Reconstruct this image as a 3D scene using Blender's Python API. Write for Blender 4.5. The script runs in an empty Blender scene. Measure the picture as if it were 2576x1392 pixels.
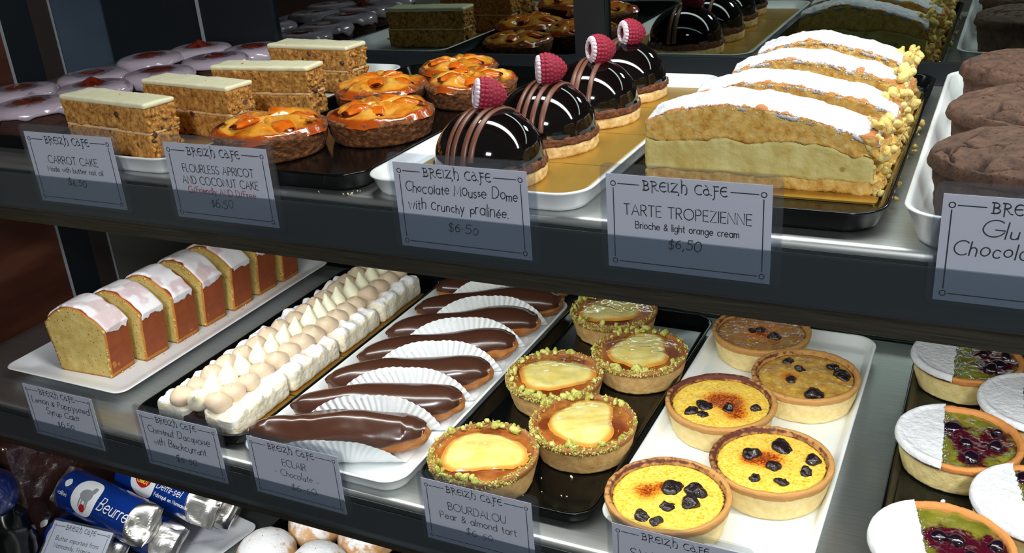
import bpy, math, random
import numpy as np
from mathutils import Matrix, Vector, Euler
random.seed(7)
S = bpy.context.scene
COL = S.collection
PI = math.pi
# ------------------------------------------------------------------ camera
H0 = 1.45                                   # eye height of the phone above the floor
RW = ((0.89638754, 0.43734585, -0.07223562), (0.11569965, -0.38815278, -0.91430356), (-0.42790532, 0.81121269, -0.39853608))
cam = bpy.data.objects.new('camera', bpy.data.cameras.new('camera'))
COL.objects.link(cam)
r, d, f = [Vector(v) for v in RW]
m3 = Matrix((r, -d, -f)).transposed()
cam.matrix_world = Matrix.Translation((0, 0, H0)) @ m3.to_4x4()
cam.data.sensor_width = 36.0
cam.data.lens = 2445.35 / 2576 * 36.0
cam.data.clip_start = 0.01
S.camera = cam
# ------------------------------------------------------------------ world, lights, exposure
W = bpy.data.worlds.new('world'); S.world = W; W.use_nodes = True
_n = W.node_tree.nodes; _l = W.node_tree.links
_g = _n.new('ShaderNodeTexCoord'); _x = _n.new('ShaderNodeSeparateXYZ'); _l.new(_g.outputs['Generated'], _x.inputs[0])   # dim shop: warm floor below, cool ceiling above
_r = _n.new('ShaderNodeMapRange'); _r.inputs[1].default_value = -0.5; _r.inputs[2].default_value = 0.5; _l.new(_x.outputs['Z'], _r.inputs[0])
_c = _n.new('ShaderNodeValToRGB'); _e = _c.color_ramp.elements
_e[0].position = 0.25; _e[0].color = (0.150, 0.138, 0.112, 1); _e[1].position = 0.75; _e[1].color = (0.046, 0.051, 0.053, 1)
_l.new(_r.outputs[0], _c.inputs[0]); _l.new(_c.outputs[0], _n['Background'].inputs[0]); _n['Background'].inputs[1].default_value = 1.0
vs = S.view_settings
vs.view_transform = 'Standard'; vs.look = 'None'; vs.exposure = 0.0; vs.gamma = 1.0; vs.use_curve_mapping = False
ZU, ZL, ZD = 1.257, 1.000, 0.745            # upper shelf, lower shelf, bottom deck
def area(name, loc, sx, sy, power, col, rot=(0, 0, 0)):
    l = bpy.data.lights.new(name, 'AREA'); l.shape = 'RECTANGLE'; l.size = sx; l.size_y = sy
    l.energy = power; l.color = col
    o = bpy.data.objects.new(name, l); COL.objects.link(o); o.location = loc; o.rotation_euler = rot
    return o
area('canopy_tube_light', (0.06, 0.615, 1.665), 1.05, 0.055, 4.3, (0.97, 1.0, 0.965), (0, 0, 0))
area('shelf_tube_light', (-0.10, 0.526, ZU - 0.0395), 1.25, 0.02, 2.6, (0.97, 1.0, 0.955), (math.radians(14), 0, 0))
area('deck_tube_light', (-0.20, 0.545, ZL - 0.0395), 1.2, 0.02, 1.35, (0.97, 1.0, 0.965), (math.radians(8), 0, 0))
area('shop_ceiling_light', (0.9, -1.9, 2.8), 0.5, 0.3, 58.0, (0.94, 0.965, 1.0), (math.radians(58), 0, 0))
try:
    S.cycles.max_bounces = 8; S.cycles.glossy_bounces = 4; S.cycles.transparent_max_bounces = 12
except Exception:
    pass
# ------------------------------------------------------------------ numeric helpers
def _hash(ix, iy, iz, s):
    n = (ix * 374761393 + iy * 668265263 + iz * 2147483647 + s * 144665) & 0xffffffff
    n = ((n ^ (n >> 13)) * 1274126177) & 0xffffffff
    n = ((n ^ (n >> 15)) * 2246822519) & 0xffffffff
    return ((n ^ (n >> 16)) & 0xffff) / 32767.5 - 1.0
def noise(P, sc=1.0, seed=0):
    P = np.asarray(P, float) * sc
    i = np.floor(P).astype(np.int64); fr = P - i; u = fr * fr * (3 - 2 * fr)
    o = 0
    for a in (0, 1):
        for b in (0, 1):
            for c in (0, 1):
                w = (u[..., 0] if a else 1 - u[..., 0]) * (u[..., 1] if b else 1 - u[..., 1]) * (u[..., 2] if c else 1 - u[..., 2])
                o = o + w * _hash(i[..., 0] + a, i[..., 1] + b, i[..., 2] + c, seed)
    return o
def fbm(P, sc=1.0, oct=3, seed=0):
    o = 0; a = 1.0
    for k in range(oct):
        o = o + a * noise(P, sc * 2 ** k, seed + k * 17); a *= 0.5
    return o
def sstep(x, a, b):
    t = np.clip((x - a) / (b - a), 0, 1); return t * t * (3 - 2 * t)
def grid_faces(nu, nv, cu=False, cv=False):
    u = np.arange(nu if cu else nu - 1); v = np.arange(nv if cv else nv - 1)
    U, V = np.meshgrid(u, v, indexing='ij'); U = U.ravel(); V = V.ravel(); U1 = (U + 1) % nu; V1 = (V + 1) % nv
    return np.stack([U * nv + V, U1 * nv + V, U1 * nv + V1, U * nv + V1], 1)
class G:
    """collects vertices and faces of one mesh"""
    def __init__(s): s.v = []; s.f = []; s.n = 0; s.a = {}
    def add(s, V, F, **at):
        V = np.asarray(V, float).reshape(-1, 3)
        s.v.append(V); s.f += [tuple(int(i) + s.n for i in q) for q in F]
        for k in set(list(s.a) + list(at)):
            L = s.a.setdefault(k, [])
            have = sum(len(x) for x in L)
            if have < s.n: L.append(np.zeros(s.n - have))
            val = at.get(k, 0.0)
            L.append(np.broadcast_to(np.asarray(val, float).ravel(), (len(V),)) if np.size(val) == 1 else np.asarray(val, float).ravel())
        s.n += len(V); return s
    def V(s): return np.concatenate(s.v)
    def normals(s):
        V = s.V(); N = np.zeros_like(V)
        for q in (3, 4):
            F = np.array([x for x in s.f if len(x) == q])
            if len(F):
                n = np.cross(V[F[:, 1]] - V[F[:, 0]], V[F[:, 2]] - V[F[:, 0]])
                for k in range(q): np.add.at(N, F[:, k], n)
        return N / (np.linalg.norm(N, axis=1, keepdims=True) + 1e-12)
    def push(s, fn):
        """displace every vertex along its normal by fn(V, N)"""
        V = s.V(); N = s.normals(); s.v = [V + N * np.asarray(fn(V, N)).reshape(-1, 1)]; return s
    def move(s, fn): s.v = [fn(s.V())]; return s
    def mesh(s, name, mat, smooth=True):
        me = bpy.data.meshes.new(name)
        me.from_pydata(s.V().tolist(), [], s.f)
        if smooth: me.polygons.foreach_set('use_smooth', [True] * len(me.polygons))
        for k, L in s.a.items():
            A = np.concatenate(L)
            if len(A) < s.n: A = np.concatenate([A, np.zeros(s.n - len(A))])
            at = me.attributes.new(k, 'FLOAT', 'POINT'); at.data.foreach_set('value', A.astype(np.float32))
        me.materials.append(mat); me.update()
        return me
def lathe(g, prof, n=64, k=1, **at):
    P = np.array(prof, float)
    if k > 1:
        t = np.arange(len(P)); tt = np.linspace(0, len(P) - 1, (len(P) - 1) * k + 1)
        P = np.stack([np.interp(tt, t, P[:, 0]), np.interp(tt, t, P[:, 1])], 1)
    a = np.linspace(0, 2 * PI, n, endpoint=False)
    V = np.stack([P[:, None, 0] * np.cos(a), P[:, None, 0] * np.sin(a), np.repeat(P[:, 1:2], n, 1)], -1)
    g.add(V, grid_faces(len(P), n, False, True)[:, ::-1], **at); return V
def loft(g, L, rings=0, **at):
    """L: (m, n, 3) closed loops; both ends are capped, with inner rings when asked"""
    L = np.asarray(L, float); m, n = L.shape[:2]
    if rings is not None:
        c0 = L[0].mean(0); c1 = L[-1].mean(0)
        pre = [c0 + (L[0] - c0) * t for t in np.linspace(0.001, 1, rings + 2)[:-1]]
        post = [c1 + (L[-1] - c1) * t for t in np.linspace(1, 0.001, rings + 2)[1:]]
        L = np.concatenate([np.array(pre), L, np.array(post)])
    g.add(L, grid_faces(len(L), n, False, True), **at); return L
def rrect(w, l, r, n=10):
    r = max(min(r, w / 2 - 1e-5, l / 2 - 1e-5), 1e-4); o = []
    for cx, cy, a0 in ((w / 2 - r, l / 2 - r, 0), (-w / 2 + r, l / 2 - r, 90), (-w / 2 + r, -l / 2 + r, 180), (w / 2 - r, -l / 2 + r, 270)):
        for k in range(n):
            a = math.radians(a0 + 90 * k / (n - 1)); o.append((cx + r * math.cos(a), cy + r * math.sin(a)))
    return np.array(o)
def box(g, x0, x1, y0, y1, z0, z1, **at):
    v = [(x, y, z) for x in (x0, x1) for y in (y0, y1) for z in (z0, z1)]
    g.add(v, [(0, 1, 3, 2), (4, 6, 7, 5), (0, 4, 5, 1), (2, 3, 7, 6), (0, 2, 6, 4), (1, 5, 7, 3)], **at); return g
def soft_box(g, lx, ly, lz, r, step, z0=0.0, **at):
    """rounded box with an even grid on every face, base at z0"""
    hx, hy, hz = lx / 2, ly / 2, lz / 2
    nx, ny, nz = [max(3, int(round(q / step))) for q in (lx, ly, lz)]
    V = []; F = []; key = {}
    def vid(p):
        k = tuple(np.round(p, 7))
        if k not in key: key[k] = len(V); V.append(p)
        return key[k]
    def face(n1, n2, fn):
        ids = [[vid(fn(i / n1 * 2 - 1, j / n2 * 2 - 1)) for j in range(n2 + 1)] for i in range(n1 + 1)]
        for i in range(n1):
            for j in range(n2): F.append((ids[i][j], ids[i + 1][j], ids[i + 1][j + 1], ids[i][j + 1]))
    face(nx, ny, lambda a, b: (a * hx, b * hy, hz)); face(nx, ny, lambda a, b: (-a * hx, b * hy, -hz))
    face(ny, nz, lambda a, b: (hx, a * hy, b * hz)); face(ny, nz, lambda a, b: (-hx, -a * hy, b * hz))
    face(nx, nz, lambda a, b: (-a * hx, hy, b * hz)); face(nx, nz, lambda a, b: (a * hx, -hy, b * hz))
    V = np.array(V); I = np.clip(V, [-hx + r, -hy + r, -hz + r], [hx - r, hy - r, hz - r]); dd = V - I
    nn = np.linalg.norm(dd, axis=1, keepdims=True); V = I + np.where(nn > 1e-9, dd / np.maximum(nn, 1e-9) * r, 0)
    V[:, 2] += hz + z0
    g.add(V, F, **at); return g
def ball(g, c, rad, nu=12, nv=8, rot=None, **at):
    t = np.linspace(0.02, PI - 0.02, nv); a = np.linspace(0, 2 * PI, nu, endpoint=False)
    V = np.stack([np.sin(t)[:, None] * np.cos(a), np.sin(t)[:, None] * np.sin(a), np.repeat(np.cos(t)[:, None], nu, 1)], -1) * np.asarray(rad)
    V = V.reshape(-1, 3)
    if rot is not None: V = V @ np.array(Euler(rot).to_matrix()).T
    g.add(V + np.asarray(c), grid_faces(nv, nu, False, True), **at); return g
def tube(g, P, rad, n=8, **at):
    P = np.asarray(P, float); T = np.gradient(P, axis=0); T /= np.linalg.norm(T, axis=1, keepdims=True)
    up = np.array([0.01, 0.02, 1.0]); A = np.cross(T, up); A /= np.linalg.norm(A, axis=1, keepdims=True); B = np.cross(A, T)
    a = np.linspace(0, 2 * PI, n, endpoint=False); rad = np.broadcast_to(np.asarray(rad, float), (len(P),))
    L = P[:, None] + rad[:, None, None] * (np.cos(a)[None, :, None] * A[:, None] + np.sin(a)[None, :, None] * B[:, None])
    loft(g, L, 0, **at); return g
# ------------------------------------------------------------------ materials
def C(r, g, b):
    return tuple((x / 255 / 12.92 if x / 255 <= 0.04045 else ((x / 255 + 0.055) / 1.055) ** 2.4) for x in (r, g, b)) + (1.0,)
def M(name, col, rough=0.5, metal=0.0, spec=0.5, ramp=None, spots=(), masks=(), bump=(), coat=0.0, sss=0.0, sssr=(0.004, 0.002, 0.001), stretch=None, rmask=None):
    """col: base colour; ramp: (scale, detail, [(pos, colour)...]); spots: (scale, size, colour); masks: (attribute, colour, noise scale, noise amount)"""
    m = bpy.data.materials.new(name); m.use_nodes = True; nt = m.node_tree; N = nt.nodes; L = nt.links
    b = N['Principled BSDF']
    b.inputs['Roughness'].default_value = rough; b.inputs['Metallic'].default_value = metal
    b.inputs['Specular IOR Level'].default_value = spec
    b.inputs['Coat Weight'].default_value = coat; b.inputs['Coat Roughness'].default_value = 0.06
    if sss:
        b.inputs['Subsurface Weight'].default_value = sss; b.inputs['Subsurface Radius'].default_value = sssr; b.inputs['Subsurface Scale'].default_value = 1.0
    tc = N.new('ShaderNodeTexCoord'); vec = tc.outputs['Object']
    if stretch:
        mp = N.new('ShaderNodeMapping'); mp.inputs['Scale'].default_value = stretch; L.new(vec, mp.inputs[0]); vec = mp.outputs[0]
    def nz(sc, det=3.0, ro=0.55):
        n = N.new('ShaderNodeTexNoise'); n.inputs['Scale'].default_value = sc; n.inputs['Detail'].default_value = det; n.inputs['Roughness'].default_value = ro
        L.new(vec, n.inputs['Vector']); return n.outputs['Fac']
    out = None
    if ramp:
        cr = N.new('ShaderNodeValToRGB'); e = cr.color_ramp.elements
        while len(e) < len(ramp[2]): e.new(0.5)
        for el, (p, c) in zip(e, ramp[2]): el.position = p; el.color = c
        L.new(nz(ramp[0], ramp[1]), cr.inputs[0]); out = cr.outputs[0]
    def mix(fac, c):
        nonlocal out
        x = N.new('ShaderNodeMix'); x.data_type = 'RGBA'
        L.new(fac, x.inputs[0])
        if out is None: x.inputs[6].default_value = col
        else: L.new(out, x.inputs[6])
        if isinstance(c, tuple): x.inputs[7].default_value = c
        else: L.new(c, x.inputs[7])
        out = x.outputs[2]
    for sc, size, c in spots:
        v = N.new('ShaderNodeTexVoronoi'); v.inputs['Scale'].default_value = sc; L.new(vec, v.inputs['Vector'])
        mr = N.new('ShaderNodeMapRange'); mr.inputs[1].default_value = size; mr.inputs[2].default_value = size * 0.6; mr.clamp = True
        L.new(v.outputs['Distance'], mr.inputs[0]); mix(mr.outputs[0], c)
    for mk in masks:
        a = N.new('ShaderNodeAttribute'); a.attribute_name = mk[0]; fac = a.outputs['Fac']
        if len(mk) > 2:
            s1 = N.new('ShaderNodeMath'); s1.operation = 'SUBTRACT'; L.new(nz(mk[2], 4.0, 0.65), s1.inputs[0]); s1.inputs[1].default_value = 0.5
            s2 = N.new('ShaderNodeMath'); s2.operation = 'MULTIPLY_ADD'; L.new(s1.outputs[0], s2.inputs[0]); s2.inputs[1].default_value = mk[3]; L.new(fac, s2.inputs[2])
            mr = N.new('ShaderNodeMapRange'); mr.interpolation_type = 'SMOOTHSTEP'; mr.inputs[1].default_value = mk[4] if len(mk) > 4 else 0.3; mr.inputs[2].default_value = mk[5] if len(mk) > 5 else 0.7
            L.new(s2.outputs[0], mr.inputs[0]); fac = mr.outputs[0]
        mix(fac, mk[1])
        if rmask and mk[0] == rmask[0]:
            rr = N.new('ShaderNodeMix'); L.new(fac, rr.inputs[0]); rr.inputs[2].default_value = rough; rr.inputs[3].default_value = rmask[1]; L.new(rr.outputs[0], b.inputs['Roughness'])
    if out is None: b.inputs['Base Color'].default_value = col
    else: L.new(out, b.inputs['Base Color'])
    prev = None
    for sc, st, det in bump:
        bp = N.new('ShaderNodeBump'); bp.inputs['Strength'].default_value = 1.0; bp.inputs['Distance'].default_value = st
        L.new(nz(sc, det), bp.inputs['Height'])
        if prev: L.new(prev, bp.inputs['Normal'])
        prev = bp.outputs[0]
    if prev: L.new(prev, b.inputs['Normal'])
    return m
def clear(name, tint, gloss, rough=0.05, haze=0.0, hazecol=(0.6, 0.65, 0.7, 1)):
    """thin clear plastic or glass sheet: see-through with a fresnel reflection"""
    m = bpy.data.materials.new(name); m.use_nodes = True; nt = m.node_tree; N = nt.nodes; L = nt.links
    N.remove(N['Principled BSDF']); out = N['Material Output']
    t = N.new('ShaderNodeBsdfTransparent'); t.inputs[0].default_value = tint
    g = N.new('ShaderNodeBsdfGlossy'); g.inputs['Roughness'].default_value = rough; g.inputs[0].default_value = (gloss, gloss, gloss, 1)
    lw = N.new('ShaderNodeLayerWeight'); lw.inputs['Blend'].default_value = 0.5
    pw = N.new('ShaderNodeMath'); pw.operation = 'POWER'; L.new(lw.outputs['Facing'], pw.inputs[0]); pw.inputs[1].default_value = 4.0
    fr = N.new('ShaderNodeMath'); fr.operation = 'MULTIPLY_ADD'; L.new(pw.outputs[0], fr.inputs[0]); fr.inputs[1].default_value = 0.5; fr.inputs[2].default_value = 0.04
    mx = N.new('ShaderNodeMixShader'); L.new(fr.outputs[0], mx.inputs[0]); L.new(t.outputs[0], mx.inputs[1]); L.new(g.outputs[0], mx.inputs[2])
    last = mx.outputs[0]
    if haze:
        dd = N.new('ShaderNodeBsdfDiffuse'); dd.inputs[0].default_value = hazecol
        m2 = N.new('ShaderNodeMixShader'); m2.inputs[0].default_value = haze; L.new(last, m2.inputs[1]); L.new(dd.outputs[0], m2.inputs[2]); last = m2.outputs[0]
    L.new(last, out.inputs[0]); return m
STEEL = M('brushed_steel', C(168, 172, 170), 0.42, 1.0, bump=[(900, 0.00003, 2)], stretch=(0.04, 1, 1), ramp=(500, 2, [(0.3, C(196, 199, 197)), (0.7, C(212, 214, 212))]))
FASC = M('dull_steel_front', C(120, 118, 108), 0.42, 1.0, bump=[(700, 0.0001, 2)], stretch=(0.05, 1, 1), ramp=(500, 2, [(0.3, C(112, 110, 100)), (0.7, C(136, 133, 122))]))
DARKM = M('dark_backing', C(70, 78, 78), 0.5, 0.7)
BLACKT = M('black_melamine', C(7, 9, 9), 0.16, spec=0.38)
WHITET = M('white_melamine', C(226, 230, 230), 0.22)
PORC = M('white_porcelain', C(226, 227, 230), 0.12)
GOLD = M('gold_card', C(196, 156, 66), 0.38, 0.7, bump=[(160, 0.0002, 2)])
FRAME = M('dark_door_frame', C(14, 20, 25), 0.45)
MIRROR = M('dark_mirror_glass', C(122, 132, 130), 0.015, 1.0)
CHROME = M('bright_metal_edge', C(150, 157, 163), 0.35, 0.25)
WOOD = M('dark_red_wood', C(52, 24, 16), 0.4, ramp=(9, 6, [(0.25, C(34, 15, 11)), (0.5, C(62, 30, 20)), (0.8, C(96, 58, 40))]), stretch=(1, 0.5, 2.5))
BLUEP = M('blue_grey_reflection', C(58, 70, 84), 0.5, ramp=(6, 3, [(0.3, C(48, 60, 74)), (0.7, C(66, 80, 95))]))  # reflection at the glass end of the case, put in as solid colour
GREYP = M('grey_steel_panel', C(112, 112, 104), 0.4, 0.6)
DKPAN = M('dark_side_panel', C(40, 33, 30), 0.5)
SLEEVE = clear('clear_card_sleeve', (0.93, 0.94, 0.96, 1), 0.55, 0.08, 0.02)
STRIP = clear('clear_ticket_strip', (0.70, 0.74, 0.77, 1), 0.7, 0.10, 0.035, (0.5, 0.56, 0.6, 1))
PAPER = M('ticket_paper', C(225, 226, 233), 0.75)
INK = M('printed_ink', C(28, 30, 38), 0.6)
PEN = M('pen_ink', C(34, 44, 48), 0.6)
FADED = M('faded_pen_ink', C(108, 118, 126), 0.6)
REDINK = M('red_printed_ink', C(190, 72, 70), 0.6)
# food
CRUMB = M('carrot_sponge', C(178, 122, 52), 0.85, ramp=(330, 5, [(0.28, C(104, 58, 18)), (0.42, C(170, 112, 44)), (0.6, C(206, 152, 74)), (0.78, C(226, 184, 112))]), spots=[(80, 0.20, C(112, 74, 46))], bump=[(420, 0.0011, 4), (1500, 0.0004, 2)])
CRUMBLO = CRUMB
FROST = M('cream_cheese_frosting', C(232, 228, 192), 0.5, bump=[(160, 0.0004, 3)], sss=0.15)
FILLC = M('pale_cream_filling', C(222, 184, 134), 0.6, bump=[(300, 0.0003, 3)])
RAISIN = M('raisin_and_walnut', C(70, 42, 34), 0.6, bump=[(400, 0.0006, 3)])
APCRUST = M('baked_almond_crust', C(120, 70, 28), 0.85, ramp=(260, 5, [(0.3, C(52, 26, 10)), (0.5, C(110, 62, 26)), (0.72, C(168, 112, 58))]), bump=[(500, 0.0009, 4)])
APTOP = M('glazed_golden_top', C(220, 140, 40), 0.12, coat=1.0, ramp=(70, 4, [(0.25, C(196, 96, 18)), (0.5, C(228, 152, 46)), (0.72, C(238, 186, 88))]), masks=[('m1', C(84, 22, 6), 160, 1.6, 0.30, 0.8), ('m2', C(170, 72, 14), 120, 0.6)], bump=[(220, 0.0006, 4)])
APRIC = M('glazed_apricot', C(226, 104, 14), 0.1, coat=1.0, ramp=(120, 3, [(0.3, C(206, 78, 8)), (0.65, C(236, 132, 30))]), masks=[('m1', C(96, 20, 6), 200, 0.7)], bump=[(200, 0.0005, 3)], sss=0.1)
DOME = M('dark_mirror_glaze', C(13, 8, 8), 0.055, spec=0.55, coat=0.4)
STRIPE = M('milk_chocolate_stripe', C(112, 70, 54), 0.38)
DSPON = M('chocolate_sponge_base', C(96, 54, 30), 0.9, ramp=(380, 4, [(0.3, C(58, 28, 14)), (0.7, C(134, 82, 50))]), bump=[(600, 0.001, 4)])
BISC = M('shortbread_biscuit', C(228, 198, 136), 0.8, ramp=(240, 4, [(0.3, C(198, 154, 88)), (0.6, C(232, 204, 146))]), bump=[(500, 0.0006, 4)])
RASP = M('raspberry_flesh', C(158, 26, 56), 0.72, sss=0.2, masks=[('m1', C(236, 214, 220), 900, 0.9), ('m2', C(96, 8, 28))], bump=[(1800, 0.0002, 2)])
BRIO = M('brioche_crumb', C(222, 176, 88), 0.85, ramp=(210, 5, [(0.25, C(178, 120, 46)), (0.45, C(222, 174, 84)), (0.7, C(238, 206, 128))]), masks=[('m1', C(188, 126, 70), 120, 1.1)], bump=[(330, 0.0012, 4)])
TORN = M('torn_brioche', C(236, 208, 120), 0.85, ramp=(140, 3, [(0.3, C(226, 190, 96)), (0.65, C(242, 222, 146))]), bump=[(420, 0.0010, 4)], sss=0.1)
TCREAM = M('orange_pastry_cream', C(216, 200, 120), 0.6, ramp=(75, 5, [(0.3, C(206, 178, 96)), (0.5, C(218, 202, 124)), (0.7, C(228, 216, 150))]), spots=[(60, 0.12, C(172, 148, 76))], bump=[(170, 0.0012, 4)], sss=0.1)
CRUST = M('golden_brown_crust', C(176, 98, 42), 0.6, ramp=(100, 4, [(0.3, C(150, 74, 26)), (0.7, C(206, 138, 72))]), bump=[(300, 0.0004, 3)])
SUGAR = M('icing_sugar', C(216, 217, 221), 0.9, ramp=(120, 4, [(0.3, C(206, 207, 212)), (0.7, C(224, 225, 228))]), bump=[(260, 0.0012, 4), (1600, 0.0003, 2)])
CHOCM = M('chocolate_muffin', C(98, 62, 46), 0.85, ramp=(150, 5, [(0.3, C(64, 43, 32)), (0.7, C(104, 75, 57))]), spots=[(420, 0.24, C(46, 24, 16))], masks=[('m1', C(32, 15, 10)), ('m2', C(58, 32, 22))], bump=[(500, 0.0007, 4)])
ICEDB = M('dark_cake_base', C(62, 34, 24), 0.85, bump=[(400, 0.0008, 4)])
GLAZE = M('lilac_sugar_glaze', C(166, 152, 164), 0.2, coat=0.5, masks=[('m1', C(112, 96, 108), 60, 1.6)], bump=[(60, 0.0007, 2)], sss=0.1)
JAM = M('red_jam', C(118, 26, 10), 0.1, coat=1.0, ramp=(150, 3, [(0.3, C(70, 14, 6)), (0.7, C(118, 38, 16))]), bump=[(120, 0.0012, 3)])
LEMON = M('poppyseed_sponge', C(206, 178, 98), 0.85, ramp=(110, 5, [(0.3, C(186, 154, 76)), (0.55, C(206, 180, 104)), (0.75, C(216, 196, 130))]), spots=[(210, 0.16, C(44, 40, 38))], masks=[('m1', C(178, 112, 40), 200, 0.5)], bump=[(520, 0.0004, 4)])
LCRUST = M('baked_loaf_crust', C(146, 70, 26), 0.65, ramp=(140, 4, [(0.2, C(126, 56, 20)), (0.8, C(150, 72, 28))]), bump=[(600, 0.0004, 4)])
ICING = M('white_sugar_icing', C(238, 232, 236), 0.22, coat=0.4, masks=[('m1', C(206, 178, 180), 90, 0.6, 0.0, 1.2)], bump=[(90, 0.0005, 3)], sss=0.12)
MERI = M('dacquoise_meringue', C(238, 230, 204), 0.9, ramp=(220, 4, [(0.3, C(226, 206, 160)), (0.55, C(240, 234, 214)), (0.75, C(246, 243, 232))]), masks=[('m1', C(248, 247, 248), 200, 0.7), ('m2', C(214, 172, 110), 180, 0.6)], bump=[(620, 0.0006, 4)])
CURRANT = M('blackcurrant_jelly', C(44, 16, 20), 0.25, bump=[(300, 0.0008, 3)])
CHEST = M('chestnut_cream', C(212, 190, 163), 0.55, spots=[(260, 0.09, C(140, 96, 60))], bump=[(240, 0.0002, 2)], sss=0.15)
KISS = M('white_cream_kiss', C(244, 240, 212), 0.45, sss=0.2)
CHOUX = M('choux_pastry', C(174, 106, 48), 0.5, ramp=(130, 5, [(0.25, C(122, 60, 22)), (0.5, C(172, 106, 48)), (0.75, C(206, 150, 86))]), bump=[(180, 0.0009, 5)], stretch=(0.35, 1, 1))
CHOCG = M('chocolate_eclair_glaze', C(68, 40, 29), 0.24, spec=0.5, coat=0.25, bump=[(45, 0.0005, 2)])
PCASE = M('pleated_white_paper', C(232, 235, 236), 0.7, bump=[(220, 0.0002, 2)])
SHORT = M('sweet_tart_shell', C(230, 206, 140), 0.75, ramp=(160, 4, [(0.3, C(222, 194, 124)), (0.7, C(236, 216, 160))]), masks=[('m1', C(186, 136, 74), 90, 1.2), ('m2', C(86, 36, 20), 190, 1.6, 0.35, 0.85)], bump=[(420, 0.0004, 4)])
SHORT2 = M('almond_tart_shell', C(206, 164, 100), 0.75, ramp=(160, 4, [(0.3, C(192, 146, 80)), (0.7, C(214, 178, 116))]), masks=[('m1', C(150, 96, 50), 110, 0.5), ('m2', C(98, 56, 28), 150, 0.8, 0.4, 0.8)], bump=[(420, 0.0004, 4)])
CUST = M('caramelised_custard', C(238, 198, 72), 0.3, coat=0.35, ramp=(420, 5, [(0.28, C(206, 146, 36)), (0.48, C(236, 196, 72)), (0.72, C(244, 220, 126))]), masks=[('m3', C(150, 96, 40), 120, 0.8, 0.2, 0.9), ('m1', C(214, 122, 24), 420, 2.2, 0.20, 0.80), ('m1', C(126, 38, 12), 560, 2.8, 0.55, 1.15), ('m2', C(84, 30, 12), 420, 1.6, 0.40, 0.95)], bump=[(520, 0.0005, 4)])
CHERRY = M('dark_cherry', C(26, 11, 14), 0.3, coat=0.35, bump=[(330, 0.0016, 4)])
FRANG = M('glazed_frangipane', C(196, 104, 34), 0.2, coat=0.8, ramp=(60, 4, [(0.3, C(146, 76, 30)), (0.55, C(176, 104, 46)), (0.8, C(202, 146, 80))]), masks=[('m1', C(118, 50, 20), 70, 1.0, 0.2, 0.9)], bump=[(420, 0.0006, 4)])
PEAR = M('glazed_pear', C(230, 214, 134), 0.12, coat=1.0, ramp=(50, 3, [(0.3, C(220, 196, 102)), (0.65, C(232, 220, 148))]), masks=[('m1', C(208, 140, 52), 120, 0.15, 0.2, 1.0)], bump=[(110, 0.0006, 3)], sss=0.2)
PIST = M('pistachio_nut', C(172, 168, 78), 0.6, ramp=(150, 3, [(0.25, C(112, 92, 66)), (0.42, C(160, 164, 62)), (0.7, C(214, 204, 128))]), bump=[(500, 0.0004, 3)])
MATCHA = M('green_pistachio_filling', C(116, 112, 36), 0.14, coat=0.9, ramp=(60, 4, [(0.25, C(84, 80, 22)), (0.6, C(122, 120, 40)), (0.85, C(146, 140, 60))]), masks=[('m1', C(66, 8, 26), 130, 1.8)], bump=[(170, 0.0010, 4)])
BERRY = M('dark_berry', C(22, 8, 22), 0.18, coat=0.6, bump=[(240, 0.0008, 3)])
ORIM = M('orange_baked_rim_shell', C(224, 204, 140), 0.7, ramp=(160, 4, [(0.3, C(214, 190, 118)), (0.7, C(232, 214, 156))]), masks=[('m1', C(196, 128, 64), 90, 1.2)], bump=[(420, 0.0004, 4)])
DONUT = M('fried_dough', C(216, 176, 128), 0.7, ramp=(60, 4, [(0.3, C(196, 142, 86)), (0.7, C(226, 192, 150))]), masks=[('m1', C(238, 237, 238), 120, 1.6)], bump=[(500, 0.0006, 4)])
FOIL = M('crumpled_foil', C(214, 212, 208), 0.32, 1.0)
BLUEW = M('blue_wrapper', C(12, 46, 122), 0.22, coat=0.6)
WHITEW = M('white_wrapper_print', C(226, 228, 232), 0.3)
GREYW = M('grey_wrapper_print', C(140, 142, 146), 0.4)
REDW = M('red_wrapper_print', C(176, 30, 30), 0.3)
YELW = M('yellow_wrapper_print', C(234, 196, 70), 0.3)
BAG = M('brown_plastic_wrap', C(58, 36, 34), 0.18, coat=0.6, bump=[(40, 0.004, 4)])
BLUEBAG = M('blue_plastic_bag', C(16, 32, 86), 0.25, coat=0.5, bump=[(50, 0.003, 3)])
YPAST = M('yellow_cake_top', C(228, 176, 66), 0.6, bump=[(300, 0.001, 4)])
CRUMBS = M('pale_crumbs', C(226, 214, 170), 0.9)
# ------------------------------------------------------------------ object helpers
CACHE = {}
def ob(name, me, parent=None, loc=(0, 0, 0), rot=(0, 0, 0), scale=(1, 1, 1), label=None):
    o = bpy.data.objects.new(name, me); COL.objects.link(o)
    o.location = loc; o.rotation_euler = rot; o.scale = scale
    if parent is not None: o.parent = parent
    if label: o['label'] = label
    return o
def thing(name, label, cat, loc=(0, 0, 0), rot=(0, 0, 0), group=None, scale=(1, 1, 1)):
    o = bpy.data.objects.new(name, None); COL.objects.link(o); o.empty_display_size = 0.02
    o.location = loc; o.rotation_euler = rot if isinstance(rot, tuple) else (0, 0, rot); o.scale = scale
    o['label'] = label; o['category'] = cat
    if group: o['group'] = group
    return o
def tag(o, label, cat, group=None, kind=None):
    o['label'] = label; o['category'] = cat
    if group: o['group'] = group
    if kind: o['kind'] = kind
    return o
def cached(key, fn):
    if key not in CACHE: CACHE[key] = fn()
    return CACHE[key]
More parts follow.
